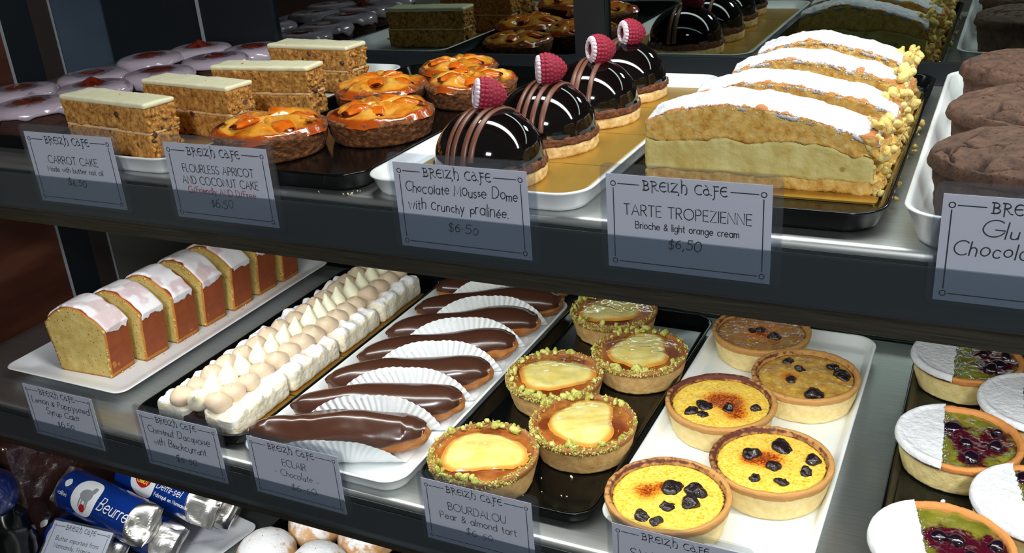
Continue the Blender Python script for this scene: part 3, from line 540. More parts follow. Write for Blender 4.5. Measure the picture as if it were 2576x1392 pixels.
# sugar dusted brioche slices filled with cream
def brioche(x0, x1, y, th, label, v):
    Lx = x1 - x0; t = thing('brioche_slice', label, 'cake', ((x0 + x1) / 2, y, ZU + ZT + 0.0012), 0, 'cream filled brioche slices')
    def top(u): return np.interp(u, [0, 0.06, 0.15, 0.25, 0.36, 0.5, 0.65, 0.8, 0.92, 1.0], [0.0375, 0.0405, 0.0440, 0.0468, 0.0480, 0.0465, 0.0430, 0.0385, 0.0340, 0.0285]) + 0.0008 * noise(np.stack([u * 9, u * 0 + v, u * 0], -1), 1, v)
    def layer(zlo, zhi, n=100, nz=10, ny=12, inset=0.0, wob=0.0012, ul=0.0, ur=1.0, step=0.0):
        u = np.linspace(ul, ur, n); g = G(); L = []
        for q in u:
            lo, hi = zlo(np.array([q]))[0], zhi(np.array([q]))[0]; e = 1.0
            h = th / 2 - inset; zz = np.linspace(lo, hi, nz); yy = np.linspace(-h, h, ny)
            lp = [(-h, z) for z in zz] + [(a, hi + 0.0012 * (1 - (a / h) ** 2)) for a in yy[1:-1]] + [(h, z) for z in zz[::-1]] + [(a, lo) for a in yy[::-1][1:-1]]
            L.append([(-Lx / 2 + q * Lx, a, b) for a, b in lp])
        loft(g, np.array(L)[:, ::-1], 3); return g
    mid = lambda u: 0.0250 + 0.002 * np.sin(PI * u) - 0.006 * sstep(u, 0.7, 1.0) + 0.0014 * noise(np.stack([u * 14, u * 0, u * 0 + v], -1), 1, v)
    low = lambda u: 0.0068 + 0.001 * noise(np.stack([u * 11, u * 0 + v, u * 0], -1), 1, v + 2)
    rough = lambda a, s: (lambda V, N: a * (fbm(V, 190, 3, s) + 0.5 * noise(V, 700, s)) + 0.0040 * sstep(V[:, 0] / Lx, 0.36, 0.5) * fbm(V, 150, 4, s + 1))
    g = layer(lambda u: 0 * u, lambda u: low(u), nz=5); ob('lower_brioche', g.push(rough(0.0006, v)).mesh('lower_brioche', BRIO), t)
    g = layer(low, mid, inset=0.0002, ur=0.97); ob('pastry_cream', g.push(lambda V, N: 0.0008 * fbm(V, 60, 3, v) + 0.0003 * noise(V, 300, v)).mesh('pastry_cream', TCREAM), t)
    g = layer(mid, lambda u: top(u) - 0.0006, nz=12)
    V = g.V(); g.a['m1'] = [sstep(V[:, 2] - (top(V[:, 0] / Lx + 0.5) - 0.0022), 0, 0.002)]
    ob('upper_brioche', g.push(rough(0.0009, v + 4)).mesh('upper_brioche', BRIO), t)
    nu, nv = 110, 26; u = np.linspace(0.01, 0.985, nu); w = np.linspace(-1, 1, nv); U, Wd = np.meshgrid(u, w, indexing='ij'); X = -Lx / 2 + U * Lx
    edge = 1.0 + 0.16 * fbm(np.stack([U * 7, U * 0 + v, np.sign(Wd)], -1), 1, 3, v)
    Y = Wd * (th / 2) * np.where(Wd < 0, 0.80 + 0.19 * np.minimum(edge + 0.04, 1.05), 1.0); Z = top(U) + 0.0012 + 0.0013 * (1 - Wd ** 2) - 0.0022 * np.abs(Wd) ** 4
    P = np.stack([X, Y, Z], -1); P[..., 2] += 0.0010 * fbm(P, 120, 3, v) + 0.0004 * noise(P, 700, v)
    Q = P.copy(); Q[..., 2] -= 0.0024
    g = G(); g.add(P, grid_faces(nu, nv)); g.add(Q, grid_faces(nu, nv)[:, ::-1])
    ring = [(i, 0) for i in range(nu)] + [(nu - 1, j) for j in range(1, nv)] + [(i, nv - 1) for i in range(nu - 2, -1, -1)] + [(0, j) for j in range(nv - 2, 0, -1)]
    g.f += [(a[0] * nv + a[1], nu * nv + a[0] * nv + a[1], nu * nv + b[0] * nv + b[1], b[0] * nv + b[1]) for a, b in zip(ring, ring[1:] + ring[:1])]
    ob('icing_sugar', g.mesh('icing_sugar', SUGAR), t)
    rs = np.random.RandomState(v + 40); g = G()
    for k in range(46):
        s = 0.0014 + 0.0034 * rs.rand() ** 2; z = rs.uniform(0.002, 0.040)
        ball(g, (Lx / 2 + rs.uniform(-.011, .002), rs.uniform(-.5, .46) * th, z), (s * 1.25, s * 0.8, s * 0.7), 14, 10, tuple(rs.rand(3) * 3))
    for k in range(26):
        s = 0.0006 + 0.0016 * rs.rand() ** 2; ball(g, (Lx / 2 + rs.uniform(-.004, .010), rs.uniform(-.6, .5) * th, s * 0.6), s, 7, 5)
    o = ob('torn_crumb', g.push(lambda V, N: 0.0014 * fbm(V, 330, 3, v)).mesh('torn_crumb', TORN), t); o['kind'] = 'stuff'
    g = G()
    for k in range(220):
        s = 0.00018 + 0.0004 * rs.rand() ** 2; q = rs.rand(); ball(g, (-Lx / 2 + q * Lx, -th / 2 - 0.0003, float(top(np.array([q]))[0]) - rs.rand() ** 2 * 0.005), s, 5, 4)
    o = ob('sugar_grains', g.push(lambda V, N: 0.0003 * noise(V, 1200, v)).mesh('sugar_grains', SUGAR), t); o['kind'] = 'stuff'
brioche(-0.188, -0.0535, 0.5620, 0.040, 'front brioche slice right behind the printed brioche and cream card', 1)
brioche(-0.1765, -0.0510, 0.6220, 0.037, 'second brioche slice from the front, torn crumbs on its right end', 2)
brioche(-0.1690, -0.0530, 0.6880, 0.036, 'third brioche slice from the front showing its orange brown crust', 3)
brioche(-0.1665, -0.0580, 0.7520, 0.036, 'rearmost brioche slice in front of the mirror door', 4)
# cracked chocolate cakes
def muffin(x, y, label, v):
    t = thing('chocolate_cake', label, 'cake', (x, y, ZU + 0.0037), v * 1.3, 'cracked chocolate cakes'); R = 0.0452
    g = G(); lathe(g, [(1e-4, 0), (0.0375, 0), (0.0390, 0.001), (0.0412, 0.016), (0.043, 0.030), (1e-4, 0.031)], 90, 7)
    ob('cake_side', g.push(lambda V, N: 0.0008 * fbm(V, 200, 3, v) * (V[:, 2] > 0.0015)).mesh('cake_side', CHOCM), t)
    nr, na = 90, 220; r_ = np.linspace(0.002, 1, nr); a = np.linspace(0, 2 * PI, na, endpoint=False); RR, A = np.meshgrid(r_, a, indexing='ij')
    rad = R * (1 + 0.02 * noise(np.stack([np.cos(A), np.sin(A), 0 * A + v], -1), 1.6, v)); X = rad * RR * np.cos(A); Y = rad * RR * np.sin(A)
    Z = 0.0325 + 0.0085 * np.sqrt(np.clip(1 - RR ** 2.6, 0, 1)) - 0.0035 * sstep(RR, 0.955, 1.0); P = np.stack([X, Y, Z], -1)
    rs = np.random.RandomState(v + 3); S_ = rs.uniform(-0.045, 0.045, (19, 2)); q = np.stack([X, Y], -1) + 0.004 * np.stack([noise(P, 110, 1), noise(P, 110, 2)], -1)
    dd = np.sort(np.linalg.norm(q[:, :, None] - S_, axis=-1), -1); cr = 1 - sstep(dd[..., 1] - dd[..., 0], 0.0, 0.0017); cr = cr * sstep(noise(P, 45, v + 5), -0.25, 0.1) * (RR < 0.95)
    pit = sstep(noise(P, 380, v), 0.5, 0.75)
    P[..., 2] += 0.0016 * fbm(P * [1, 1, 0], 55, 2, v) * (RR < 0.97) - 0.0040 * cr - 0.0012 * pit + 0.0004 * fbm(P, 260, 2, v)
    g = G(); g.add(P, grid_faces(nr, na, False, True), m1=np.clip(cr + pit * 0.7, 0, 1).ravel(), m2=(sstep(RR, 0.97, 1.0) * 0.5).ravel()); ob('cracked_top', g.mesh('cracked_top', CHOCM), t)
muffin(0.0155, 0.5270, 'front chocolate cake with deep cracks behind the cut off price card', 1)
muffin(0.0180, 0.6240, 'middle chocolate cake of the three in the deep white tray', 2)
muffin(0.0185, 0.7360, 'rearmost chocolate cake of the three by the mirror door', 3)
# ------------------------------------------------------------------ middle shelf food
ZF = ZL + 0.0036
# poppyseed loaf slices
def loaf_outline(n, v, hb=0.0335, ht=0.0395, zs=0.052, zp=0.0725, off=0.0):
    """closed outline (x, z): bottom left -> bottom right -> up the right side -> domed top -> down the left side"""
    k = n // 4; P = [(-hb + 0.002 + (2 * hb - 0.004) * i / k, 0.0) for i in range(k)]
    P += [(hb + (ht - hb) * i / k, 0.001 + zs * i / k) for i in range(k)]
    for i in range(k + k // 2):
        s = 1 - 2 * i / (k + k // 2); P.append((ht * s, zs + (zp - zs) * (1 - abs(s) ** 1.9)))
    kk = n - len(P); P += [(-ht + (ht - hb) * i / kk, zs * (1 - i / kk) + 0.001) for i in range(kk)]
    P = np.array(P); a = np.arctan2(P[:, 1] - 0.035, P[:, 0]); w = noise(np.stack([np.cos(a) * 3, np.sin(a) * 3, a * 0 + v], -1), 1.3, v)
    c = np.array([0, 0.036]); dv = P - c; ln = np.linalg.norm(dv, axis=1, keepdims=True); up = (P[:, 1:2] > 0.004)
    return c + dv * (1 + up * (0.018 * w[:, None] + off / ln))
def loaf(x, y, th, rz, label, v):
    t = thing('poppyseed_loaf_slice', label, 'cake', (x, y, ZL + 0.0053), math.radians(rz), 'poppyseed loaf slices'); n = 150
    def ext(out, ys):
        return [np.stack([out[:, 0], np.full(len(out), q), out[:, 1]], -1)[::-1] for q in ys]
    O = loaf_outline(n, v)
    g = G(); loft(g, np.array(ext(O, np.linspace(-th / 2, th / 2, 9))), 14)
    V = g.V(); dist = np.min(np.linalg.norm(V[:, None, [0, 2]] - O[None, ::2], axis=-1), 1); g.a['m1'] = [1 - sstep(dist, 0.0006, 0.0035)]
    g.push(lambda V, N: 0.0002 * fbm(V, 260, 3, v) * (np.abs(N[:, 1]) < 0.4) - 0.0005)
    ob('sponge', g.mesh('sponge', LEMON), t)
    O2 = loaf_outline(n, v, off=0.0008); g = G()
    L = np.array(ext(O2, np.linspace(-th / 2 + 0.0006, th / 2 - 0.0006, 16))); g.add(L, grid_faces(16, n, False, True))
    ob('baked_crust', g.push(lambda V, N: 0.00015 * fbm(V, 200, 3, v + 3)).mesh('baked_crust', LCRUST), t, label='brown baked crust')
    i0, i1 = n // 4 * 2 - 6, n // 4 * 2 + n // 4 + n // 8 + 2; top = loaf_outline(n, v, off=0.0015)[i0:i1]; nv_ = 26; ns = 70
    s = np.linspace(0, 1, ns); yy = np.linspace(-1, 1, nv_); arc = np.linspace(0, len(top) - 1, len(top)); A = np.zeros((ns, nv_, 3)); Bm = np.zeros((ns, nv_, 3))
    for j, q in enumerate(yy):
        lo = 0.045 + 0.035 * fbm(np.array([[q * 2.2, v * 1.7, 0.3]]), 1, 2, v)[0]; hi = 1 - 0.07 - 0.06 * fbm(np.array([[q * 2.2, v * 1.7, 5.3]]), 1, 2, v)[0]
        tt = (lo + (hi - lo) * s) * (len(top) - 1); px = np.interp(tt, arc, top[:, 0]); pz = np.interp(tt, arc, top[:, 1])
        wy = 1 - 0.10 * np.clip(fbm(np.stack([s * 6, s * 0 + np.sign(q), s * 0 + v], -1), 1, 2, v), 0, 1) * 2.2
        fat = (1 - abs(2 * s - 1) ** 8) * (1 - abs(q) ** 8); nx = px / 0.08; nrm = np.sqrt(1 + nx ** 2)
        up = 0.0002 + 0.0016 * fat ** 0.5
        A[:, j] = np.stack([px + up * nx / nrm, q * wy * th / 2, pz + up / nrm + 0.0003 * noise(np.stack([px, px * 0 + q * 0.02, pz], -1), 120, v)], -1)
        Bm[:, j] = np.stack([px, q * wy * th / 2, pz - 0.0006], -1)
    m1 = sstep(fbm(A, 60, 3, v), 0.15, 0.6) * 0.8
    g = G(); g.add(A, grid_faces(ns, nv_), m1=m1.ravel()); g.add(Bm, grid_faces(ns, nv_)[:, ::-1], m1=0.0)
    ring = [(i, 0) for i in range(ns)] + [(ns - 1, j) for j in range(1, nv_)] + [(i, nv_ - 1) for i in range(ns - 2, -1, -1)] + [(0, j) for j in range(nv_ - 2, 0, -1)]
    g.f += [(a[0] * nv_ + a[1], ns * nv_ + a[0] * nv_ + a[1], ns * nv_ + b[0] * nv_ + b[1], b[0] * nv_ + b[1]) for a, b in zip(ring, ring[1:] + ring[:1])]
    ob('sugar_icing', g.mesh('sugar_icing', ICING), t)
    rs = np.random.RandomState(v); g = G()
    for k in range(16):
        i = rs.randint(n // 4, n); s_ = 0.0006 + 0.0011 * rs.rand(); ball(g, (O[i, 0] * 0.97, -th / 2 - 0.0002, O[i, 1] * 0.97 + 0.001), s_, 7, 5)
    for k in range(4): s_ = 0.0005 + 0.0006 * rs.rand(); ball(g, (rs.uniform(.034, .039), rs.uniform(-.5, .5) * th, s_ * 0.7), s_, 6, 5)
    o = ob('crumbs', g.push(lambda V, N: 0.0005 * noise(V, 900, v)).mesh('crumbs', LEMON), t); o['kind'] = 'stuff'
for k, a in enumerate([(-0.7845, 0.5790, 0.0300, 3, 'front poppyseed loaf slice showing its whole speckled cut face'), (-0.7755, 0.6195, 0.0285, -2, 'second poppyseed loaf slice from the front of the plate'), (-0.7735, 0.6610, 0.0290, -1, 'third poppyseed loaf slice from the front of the plate'), (-0.7715, 0.7030, 0.0290, -3, 'middle poppyseed loaf slice, fourth along the plate'),
                       (-0.7690, 0.7440, 0.0290, -1, 'fifth poppyseed loaf slice, icing just touching the upper shelf edge in the photo'), (-0.7690, 0.7870, 0.0300, -1, 'sixth poppyseed loaf slice, its top hidden by the upper shelf'), (-0.7665, 0.8260, 0.0270, -1, 'rearmost poppyseed loaf slice at the back of the plate')]):
    loaf(*a, k + 1)
# meringue slices with piped creams
def dacquoise(y0, y1, label, v, kiss, blobs):
    ln = y1 - y0; xw = 0.0915; t = thing('meringue_slice', label, 'cake', (-0.5995, (y0 + y1) / 2, ZL + ZT + 0.0012), 0, 'chestnut meringue slices')
    def wall(x0, x1, seed):
        w = x1 - x0; g = G(); soft_box(g, w, ln, 0.0225, 0.0055, 0.0013); V = g.V(); V[:, 0] += (x0 + x1) / 2; lump = 0.5 + 0.5 * np.cos((V[:, 1] / ln) * 2 * PI * 4 + seed)
        V[:, 2] += sstep(V[:, 2], 0.014, 0.022) * (0.0026 * lump + 0.0046 * noise(V, 80, seed) + 0.0018 * noise(V, 200, seed) - 0.001); V[:, 0] += np.sign(V[:, 0]) * 0.0012 * sstep(V[:, 2], 0.006, 0.02) * (lump - 0.5); g.v = [V]
        g.push(lambda V, N: (0.0006 * fbm(V, 90, 2, seed) + 0.0004 * fbm(V, 500, 3, seed)) * (V[:, 2] > 0.001))
        V = g.V(); g.a['m1'] = [sstep(V[:, 2], 0.0185, 0.0225) * 0.95]; g.a['m2'] = [np.maximum(1 - sstep(V[:, 2], 0.0, 0.0035), 0.42 * sstep(V[:, 2], 0.017, 0.021) * (np.abs(V[:, 0]) < 0.034))]
        return g.mesh('meringue_wall', MERI)
    ob('meringue_wall', wall(-xw / 2, -xw / 2 + 0.036, v), t); ob('meringue_wall', wall(xw / 2 - 0.035, xw / 2, v + 7), t)
    g = G(); soft_box(g, 0.032, ln - 0.001, 0.012, 0.002, 0.002); V = g.V(); V[:, 0] += 0.0005; g.v = [V]
    ob('blackcurrant_layer', g.push(lambda V, N: 0.0008 * fbm(V, 200, 3, v)).mesh('blackcurrant_layer', CURRANT), t)
    def blob():
        g = G(); ball(g, (0, 0, 0), (0.0118, 0.0112, 0.0090), 30, 20); g.move(lambda V: V * np.stack([np.ones(len(V)), 1 - 0.16 * V[:, 0] / 0.0114, 1 - 0.22 * V[:, 0] / 0.0114], -1) + np.stack([0 * V[:, 0], 0.0016 * np.exp(-((V[:, 2] - 0.008) / 0.004) ** 2), 0.0016 * np.exp(-((V[:, 0] + 0.003) ** 2 + V[:, 1] ** 2) / 0.0022 ** 2) * (V[:, 2] > 0)], -1)); return g.push(lambda V, N: 0.0006 * noise(V, 140, 3) + 0.0002 * noise(V, 500, 3)).mesh('cream_blob', CHEST)
    def kis():
        g = G(); lathe(g, [(1e-4, -0.008), (0.007, -0.0075), (0.0092, -0.003), (0.0088, 0.001), (0.0066, 0.006), (0.0036, 0.0105), (0.0016, 0.0145), (1e-4, 0.0165)], 32, 4); return g.push(lambda V, N: 0.0003 * noise(V, 120, 2)).mesh('cream_kiss', KISS)
    rs = np.random.RandomState(v)
    for side in (-1, 1):
        for k in range(blobs):
            ob('cream_blob', cached('blob', blob), t, (side * 0.0188 + 0.0010 + rs.uniform(-.001, .001), -ln / 2 + ln * (k + 0.5) / blobs + (0.003 if side > 0 else 0), 0.0250 + rs.uniform(-.0008, .0008)), (0.2 * rs.randn(), 0.2 * rs.randn(), (PI if side > 0 else 0) + 0.5 * rs.randn() * 0.5), (rs.uniform(.92, 1.06),) * 3)
    for k in range(kiss):
        ob('cream_kiss', cached('kiss', kis), t, (0.0015 + rs.uniform(-.0012, .0012), -ln / 2 + ln * (k + 0.42) / kiss, 0.0268), (-0.25 if (k or v > 1) else 0.9, 0.1 * rs.randn(), rs.rand()), (rs.uniform(.95, 1.1),) * 3)
dacquoise(0.5205, 0.5980, 'front meringue slice, its dark blackcurrant core showing at the cut end', 1, 4, 4)
dacquoise(0.6015, 0.6770, 'second meringue slice from the front, beside the third eclair', 2, 4, 4)
dacquoise(0.6815, 0.7495, 'third meringue slice from the front with three upright white cream kisses', 3, 4, 4)
dacquoise(0.7535, 0.8330, 'rearmost meringue slice reaching under the upper shelf edge', 4, 4, 4)
# eclairs in pleated paper cases
def eclair_profile(s):
    e = np.clip(1 - np.abs(s) ** 3.6, 0, 1) ** 0.5 * (1 + 0.08 * s)
    return 0.0158 * e, 0.0158 * e + 0.0003
def eclair(x, y, rz, label, v, plabel, tilt):
    n, m = 90, 64; ln = 0.153; s = np.linspace(-0.9995, 0.9995, n); a = np.linspace(0, 2 * PI, m, endpoint=False); Wd, Ht = eclair_profile(s)
    X = (s * ln / 2)[:, None] + 0 * a; bend = 0.001 * np.cos(s * 2.2 + v)[:, None]
    Y = Wd[:, None] * np.cos(a) * (1 + 0.04 * np.abs(np.sin(a))) + bend; Z = 0.0152 + Ht[:, None] * np.sin(a) + 0.0012 * np.sin(s * 5 + v)[:, None]; Z = np.maximum(Z, 0.0012)
    P = np.stack([X, Y, Z], -1)
    t = thing('chocolate_eclair', label, 'eclair', (x, y, ZF + 0.0006), math.radians(rz), 'chocolate eclairs')
    g = G(); loft(g, P[:, ::-1], 0)
    g.push(lambda V, N: (0.0009 * fbm(V * [0.25, 1.4, 1], 190, 3, v) + 0.0006 * fbm(V, 150, 2, v + 1)) * (V[:, 2] > 0.002)); ob('choux_body', g.mesh('choux_body', CHOUX), t)
    k = 40; q = np.linspace(0, 1, k); drop = -0.10 + 0.26 * fbm(np.stack([s * 4, s * 0 + v, s * 0], -1), 1, 2, v); drop2 = 0.10 + 0.16 * fbm(np.stack([s * 4, s * 0 + v + 9, s * 0], -1), 1, 2, v)
    s2 = -0.978 + (s + 1) / 2 * 1.905; drop = drop - 0.45 * sstep(s, 0.55, 0.9); Wd, Ht = eclair_profile(s2); A = np.zeros((n, k, 3))
    for i in range(n):
        al = -drop[i] + (PI + drop[i] + drop2[i]) * q; edge = np.clip(np.minimum(q, 1 - q) / 0.05, 0, 1) ** 0.5; off = -0.0008 + 0.0030 * edge * min(1, (1 - abs(s[i])) / 0.07) ** 0.5 + 0.00035 * noise(np.stack([q * 0 + s[i] * 3, q * 7, q * 0 + v], -1), 1, v)
        if v == 1: off = off + 0.0009 * edge * np.sin(q * PI * 5 + 0.8 * np.sin(s[i] * 6)) * (np.abs(s[i]) < 0.8)
        A[i] = np.stack([np.full(k, s2[i] * ln / 2), (Wd[i] + off) * np.cos(al) * (1 + 0.04 * np.abs(np.sin(al))) + 0.001 * math.cos(s[i] * 2.2 + v), 0.0152 + (Ht[i] + off) * np.sin(al) + 0.0012 * math.sin(s[i] * 5 + v)], -1)
    A[:, :, 0] += (0.0035 * np.sign(s) * sstep(np.abs(s), 0.95, 1.0))[:, None] * np.sin(np.linspace(0, PI, k))[None, :]
    g = G(); g.add(A, grid_faces(n, k)[:, ::-1])
    for row in (0, n - 1):
        c = A[row].mean(0); b0 = g.n; g.add(np.array([c]), [])
        g.f += [((row * k + j, row * k + j + 1, b0) if row == 0 else (row * k + j + 1, row * k + j, b0)) for j in range(k - 1)]
    ob('chocolate_glaze', g.mesh('chocolate_glaze', CHOCG), t)
    # the paper case: a pleated oval sheet folded up in front of and behind the eclair
    ax, by, wb = 0.063, (0.0540 if v == 1 else 0.0595), 0.0194; nu, nv = 420, 40; u = np.linspace(-0.999, 0.999, nu); V2 = np.zeros((nu, nv, 3))
    for i, q in enumerate(u):
        hw = by * math.sqrt(1 - q * q); w = np.linspace(-hw, min(hw, wb * 0.8), nv); r2 = np.sqrt((q * ax / ax) ** 2 + (w / by) ** 2); ang = np.arctan2(w / by, q)
        rip = 0.00055 * np.sin(ang * 62) * sstep(r2, 0.5, 0.85)
        ov = np.clip(np.abs(w) - wb, 0, None); ti = np.where(w < 0, math.radians(tilt), math.radians(84)); cv = ov / (ov + 0.004)
        yy = np.sign(w) * (np.minimum(np.abs(w), wb) + ov * np.cos(ti * cv) + rip * np.sin(ti) * 1.0); zz = 0.0002 + ov * np.sin(ti * cv) + np.where(ov > 0, rip * np.cos(ti), 0) * (ov > 0.003)
        V2[i] = np.stack([np.full(nv, q * ax), yy, np.maximum(zz, 0.0001)], -1)
    pc = thing('paper_case', plabel, 'paper case', (x - 0.011 * math.cos(math.radians(rz)), y - 0.011 * math.sin(math.radians(rz)), ZF), math.radians(rz), 'eclair paper cases')
    g = G(); g.add(V2, grid_faces(nu, nv)); me = g.mesh('pleated_sheet', PCASE); ob('pleated_sheet', me, pc)
    V3 = V2[:, :nv // 2].copy(); V3[..., 0] = V3[..., 0] * 0.9 + 0.017; V3[..., 1] -= 0.0008 + 0.0003 * np.sin(V3[..., 0] * 300); V3[..., 2] = V3[..., 2] * 0.97 + 0.0003
    g = G(); g.add(V3, grid_faces(nu, nv // 2)); ob('second_sheet', g.mesh('second_sheet', PCASE), pc)
EC = [(-0.4590, 0.5425, 21, 'front chocolate eclair with ridged glossy glaze', 'white pleated case in front of the front eclair, by its price card', 72), (-0.4530, 0.5920, 23.5, 'second chocolate eclair from the front, smooth rounded glaze', 'white pleated case between the front and second eclairs', 93),
      (-0.4520, 0.6425, 25, 'third chocolate eclair from the front, bare choux patch at its right end', 'white pleated case between the second and third eclairs', 93), (-0.4520, 0.6950, 29, 'fourth chocolate eclair from the front', 'white pleated case between the third and fourth eclairs', 93),
      (-0.4520, 0.7460, 29, 'fifth chocolate eclair from the front, glaze covering its whole right end', 'white pleated case between the fourth and fifth eclairs', 93), (-0.4500, 0.7985, 27, 'sixth chocolate eclair, ending beside the rear pear tart', 'white pleated case between the fifth and sixth eclairs', 93),
      (-0.4560, 0.8490, 25, 'rearmost chocolate eclair hidden under the upper shelf', 'rearmost white pleated case cut by the upper shelf edge', 93)]
for k, e in enumerate(EC): eclair(e[0], e[1], e[2], e[3], k + 1, e[4], e[5])
# round tarts
def tart_shell(mat, v, toast=(2.4, 0.6), h=0.0265, rt=0.0447, rb=0.0388, name='pastry_shell'):
    g = G(); prof = [(1e-4, 0), (rb - 0.002, 0), (rb, 0.0010), (rb + 0.0012, 0.006), (rt - 0.0016, h - 0.0075), (rt - 0.0004, h - 0.0042), (rt, h - 0.0018), (rt - 0.0006, h - 0.0004), (rt - 0.002, h), (rt - 0.0038, h - 0.0005), (rt - 0.0048, h - 0.002), (rt - 0.0056, h - 0.006), (1e-4, h - 0.0065)]
    lathe(g, prof, 160, 4); V = g.V(); a = np.arctan2(V[:, 1], V[:, 0]); rr = np.hypot(V[:, 0], V[:, 1])
    m1 = sstep(V[:, 2], h - 0.0085, h - 0.004) * (rr > 0.03); back = sstep(np.cos(a - toast[0]), -0.2, 1.0)
    m2 = sstep(V[:, 2], h - 0.003, h - 0.0005) * toast[1] * (0.25 + back) + toast[1] * 0.9 * sstep(rr, rt - 0.003, rt - 0.0046) * (V[:, 2] > h - 0.006)
    g.a['m1'] = [m1]; g.a['m2'] = [m2]
    g.push(lambda V, N: (0.00035 * fbm(V, 260, 3, v) + 0.0003 * fbm(V, 70, 2, v + 1)) * (V[:, 2] > 0.0005)); return g.mesh(name, mat)
def filling(r, z, mat, name, v, m1=None, m2=None, m3=None, bump=0.0004, dome=0.001, n=90, nr=46):
    rr = np.linspace(0.001, 1, nr) * r; a = np.linspace(0, 2 * PI, n, endpoint=False); RR, A = np.meshgrid(rr, a, indexing='ij')
    P = np.stack([RR * np.cos(A), RR * np.sin(A), z + dome * (1 - (RR / r) ** 2)], -1); P[..., 2] += bump * fbm(P * [1, 1, 0], 130, 3, v)
    at = {}
    for k, fn in (('m1', m1), ('m2', m2), ('m3', m3)):
        if fn is not None: at[k] = np.clip(fn(P[..., 0], P[..., 1], RR / r), 0, 1).ravel()
    g = G(); g.add(P, grid_faces(nr, n, False, True), **at); return g.mesh(name, mat)
def spot(x, y, cx, cy, r): return np.exp(-((x - cx) ** 2 + (y - cy) ** 2) / r ** 2)
def cherry_mesh(v):
    g = G(); ball(g, (0, 0, 0), (0.0066, 0.0052, 0.0036), 26, 18); return g.push(lambda V, N: 0.0018 * noise(V, 170, v) + 0.0009 * fbm(V, 380, 2, v)).mesh('cherry', CHERRY)
def custard_tart(x, y, label, v, cher, burns, toast, brown):
    t = thing('custard_tart', label, 'tart', (x, y, ZF), 0, 'custard and cherry tarts')
    ob('pastry_shell', tart_shell(SHORT, v, toast), t)
    def m1(X, Y, R): return sum((1.0 * spot(X, Y, bx, by, br) for bx, by, br in burns), 0 * X) + 0.05
    def m2(X, Y, R): return 0.95 * sstep(R, 0.90, 0.99) + sum((0.5 * spot(X, Y, bx, by, br * 0.45) for bx, by, br in burns), 0 * X)
    cu = ob('custard', filling(0.0402, 0.0225, CUST, 'custard', v, m1, m2, lambda X, Y, R: 0 * X + brown, 0.0004 + 0.0004 * brown), t)
    for k, (cx, cy) in enumerate(cher):
        ob('cherry', cached(('ch', k % 4), lambda: cherry_mesh(k)), cu, (cx, cy, 0.0228), (0.3 * math.sin(k * 3 + v), 0.3 * math.cos(k * 2 + v), k * 1.9 + v), (1.0 + 0.25 * math.sin(k * 7 + v),) * 3)
custard_tart(-0.1770, 0.5445, 'front custard tart with six dark cherries and one round scorched patch', 1, [(0.0011, 0.0091), (0.0176, 0.0106), (0.017, -0.0033), (0.0036, -0.0116), (-0.0093, -0.0274), (0.0015, -0.0298)], [(-0.0155, 0.0007, 0.010), (-0.006, 0.011, 0.005)], (2.5, 0.50), 0.0)
custard_tart(-0.1192, 0.6098, 'custard tart right of the front one with seven cherries, widest burnt centre', 2, [(0.0041, 0.0218), (-0.0149, 0.0046), (0.0039, -0.0063), (-0.0069, -0.0236), (0.0124, -0.0213), (0.026, -0.0043), (0.0282, 0.0125)], [(-0.0034, 0.0023, 0.013), (-0.016, 0.000, 0.007)], (2.9, 0.62), 0.0)
custard_tart(-0.1749, 0.6782, 'custard tart with the darkest scorched rim, third back on the white tray', 3, [(-0.0103, -0.008), (0.0083, -0.0061), (0.0291, 0.0011), (-0.0085, -0.0225), (-0.0195, -0.0189)], [(-0.0041, 0.0043, 0.012), (0.0156, -0.012, 0.009), (0.008, 0.004, 0.012)], (2.2, 0.72), 0.08)
custard_tart(-0.1196, 0.7431, 'brown caramel coated custard tart at the right with five blurred cherries', 4, [(-0.0186, 0.022), (-0.0068, 0.0103), (-0.010, -0.0096), (0.0192, 0.0231), (0.0277, 0.0101), (0.0117, -0.0276)], [(-0.012, -0.004, 0.007)], (3.4, 0.42), 0.62)
custard_tart(-0.1725, 0.8127, 'rearmost custard tart, dull brown with one dark centre smear', 5, [(-0.0078, -0.0012), (-0.001, 0.002), (0.0123, -0.0062)], [(0.0, 0.0, 0.016)], (2.6, 0.40), 0.80)
def nut_mesh(v):
    g = G(); ball(g, (0, 0, 0), (0.0036, 0.0025, 0.0019), 9, 7); return g.push(lambda V, N: 0.0013 * noise(V, 330, v)).mesh('pistachio_piece', PIST, False)
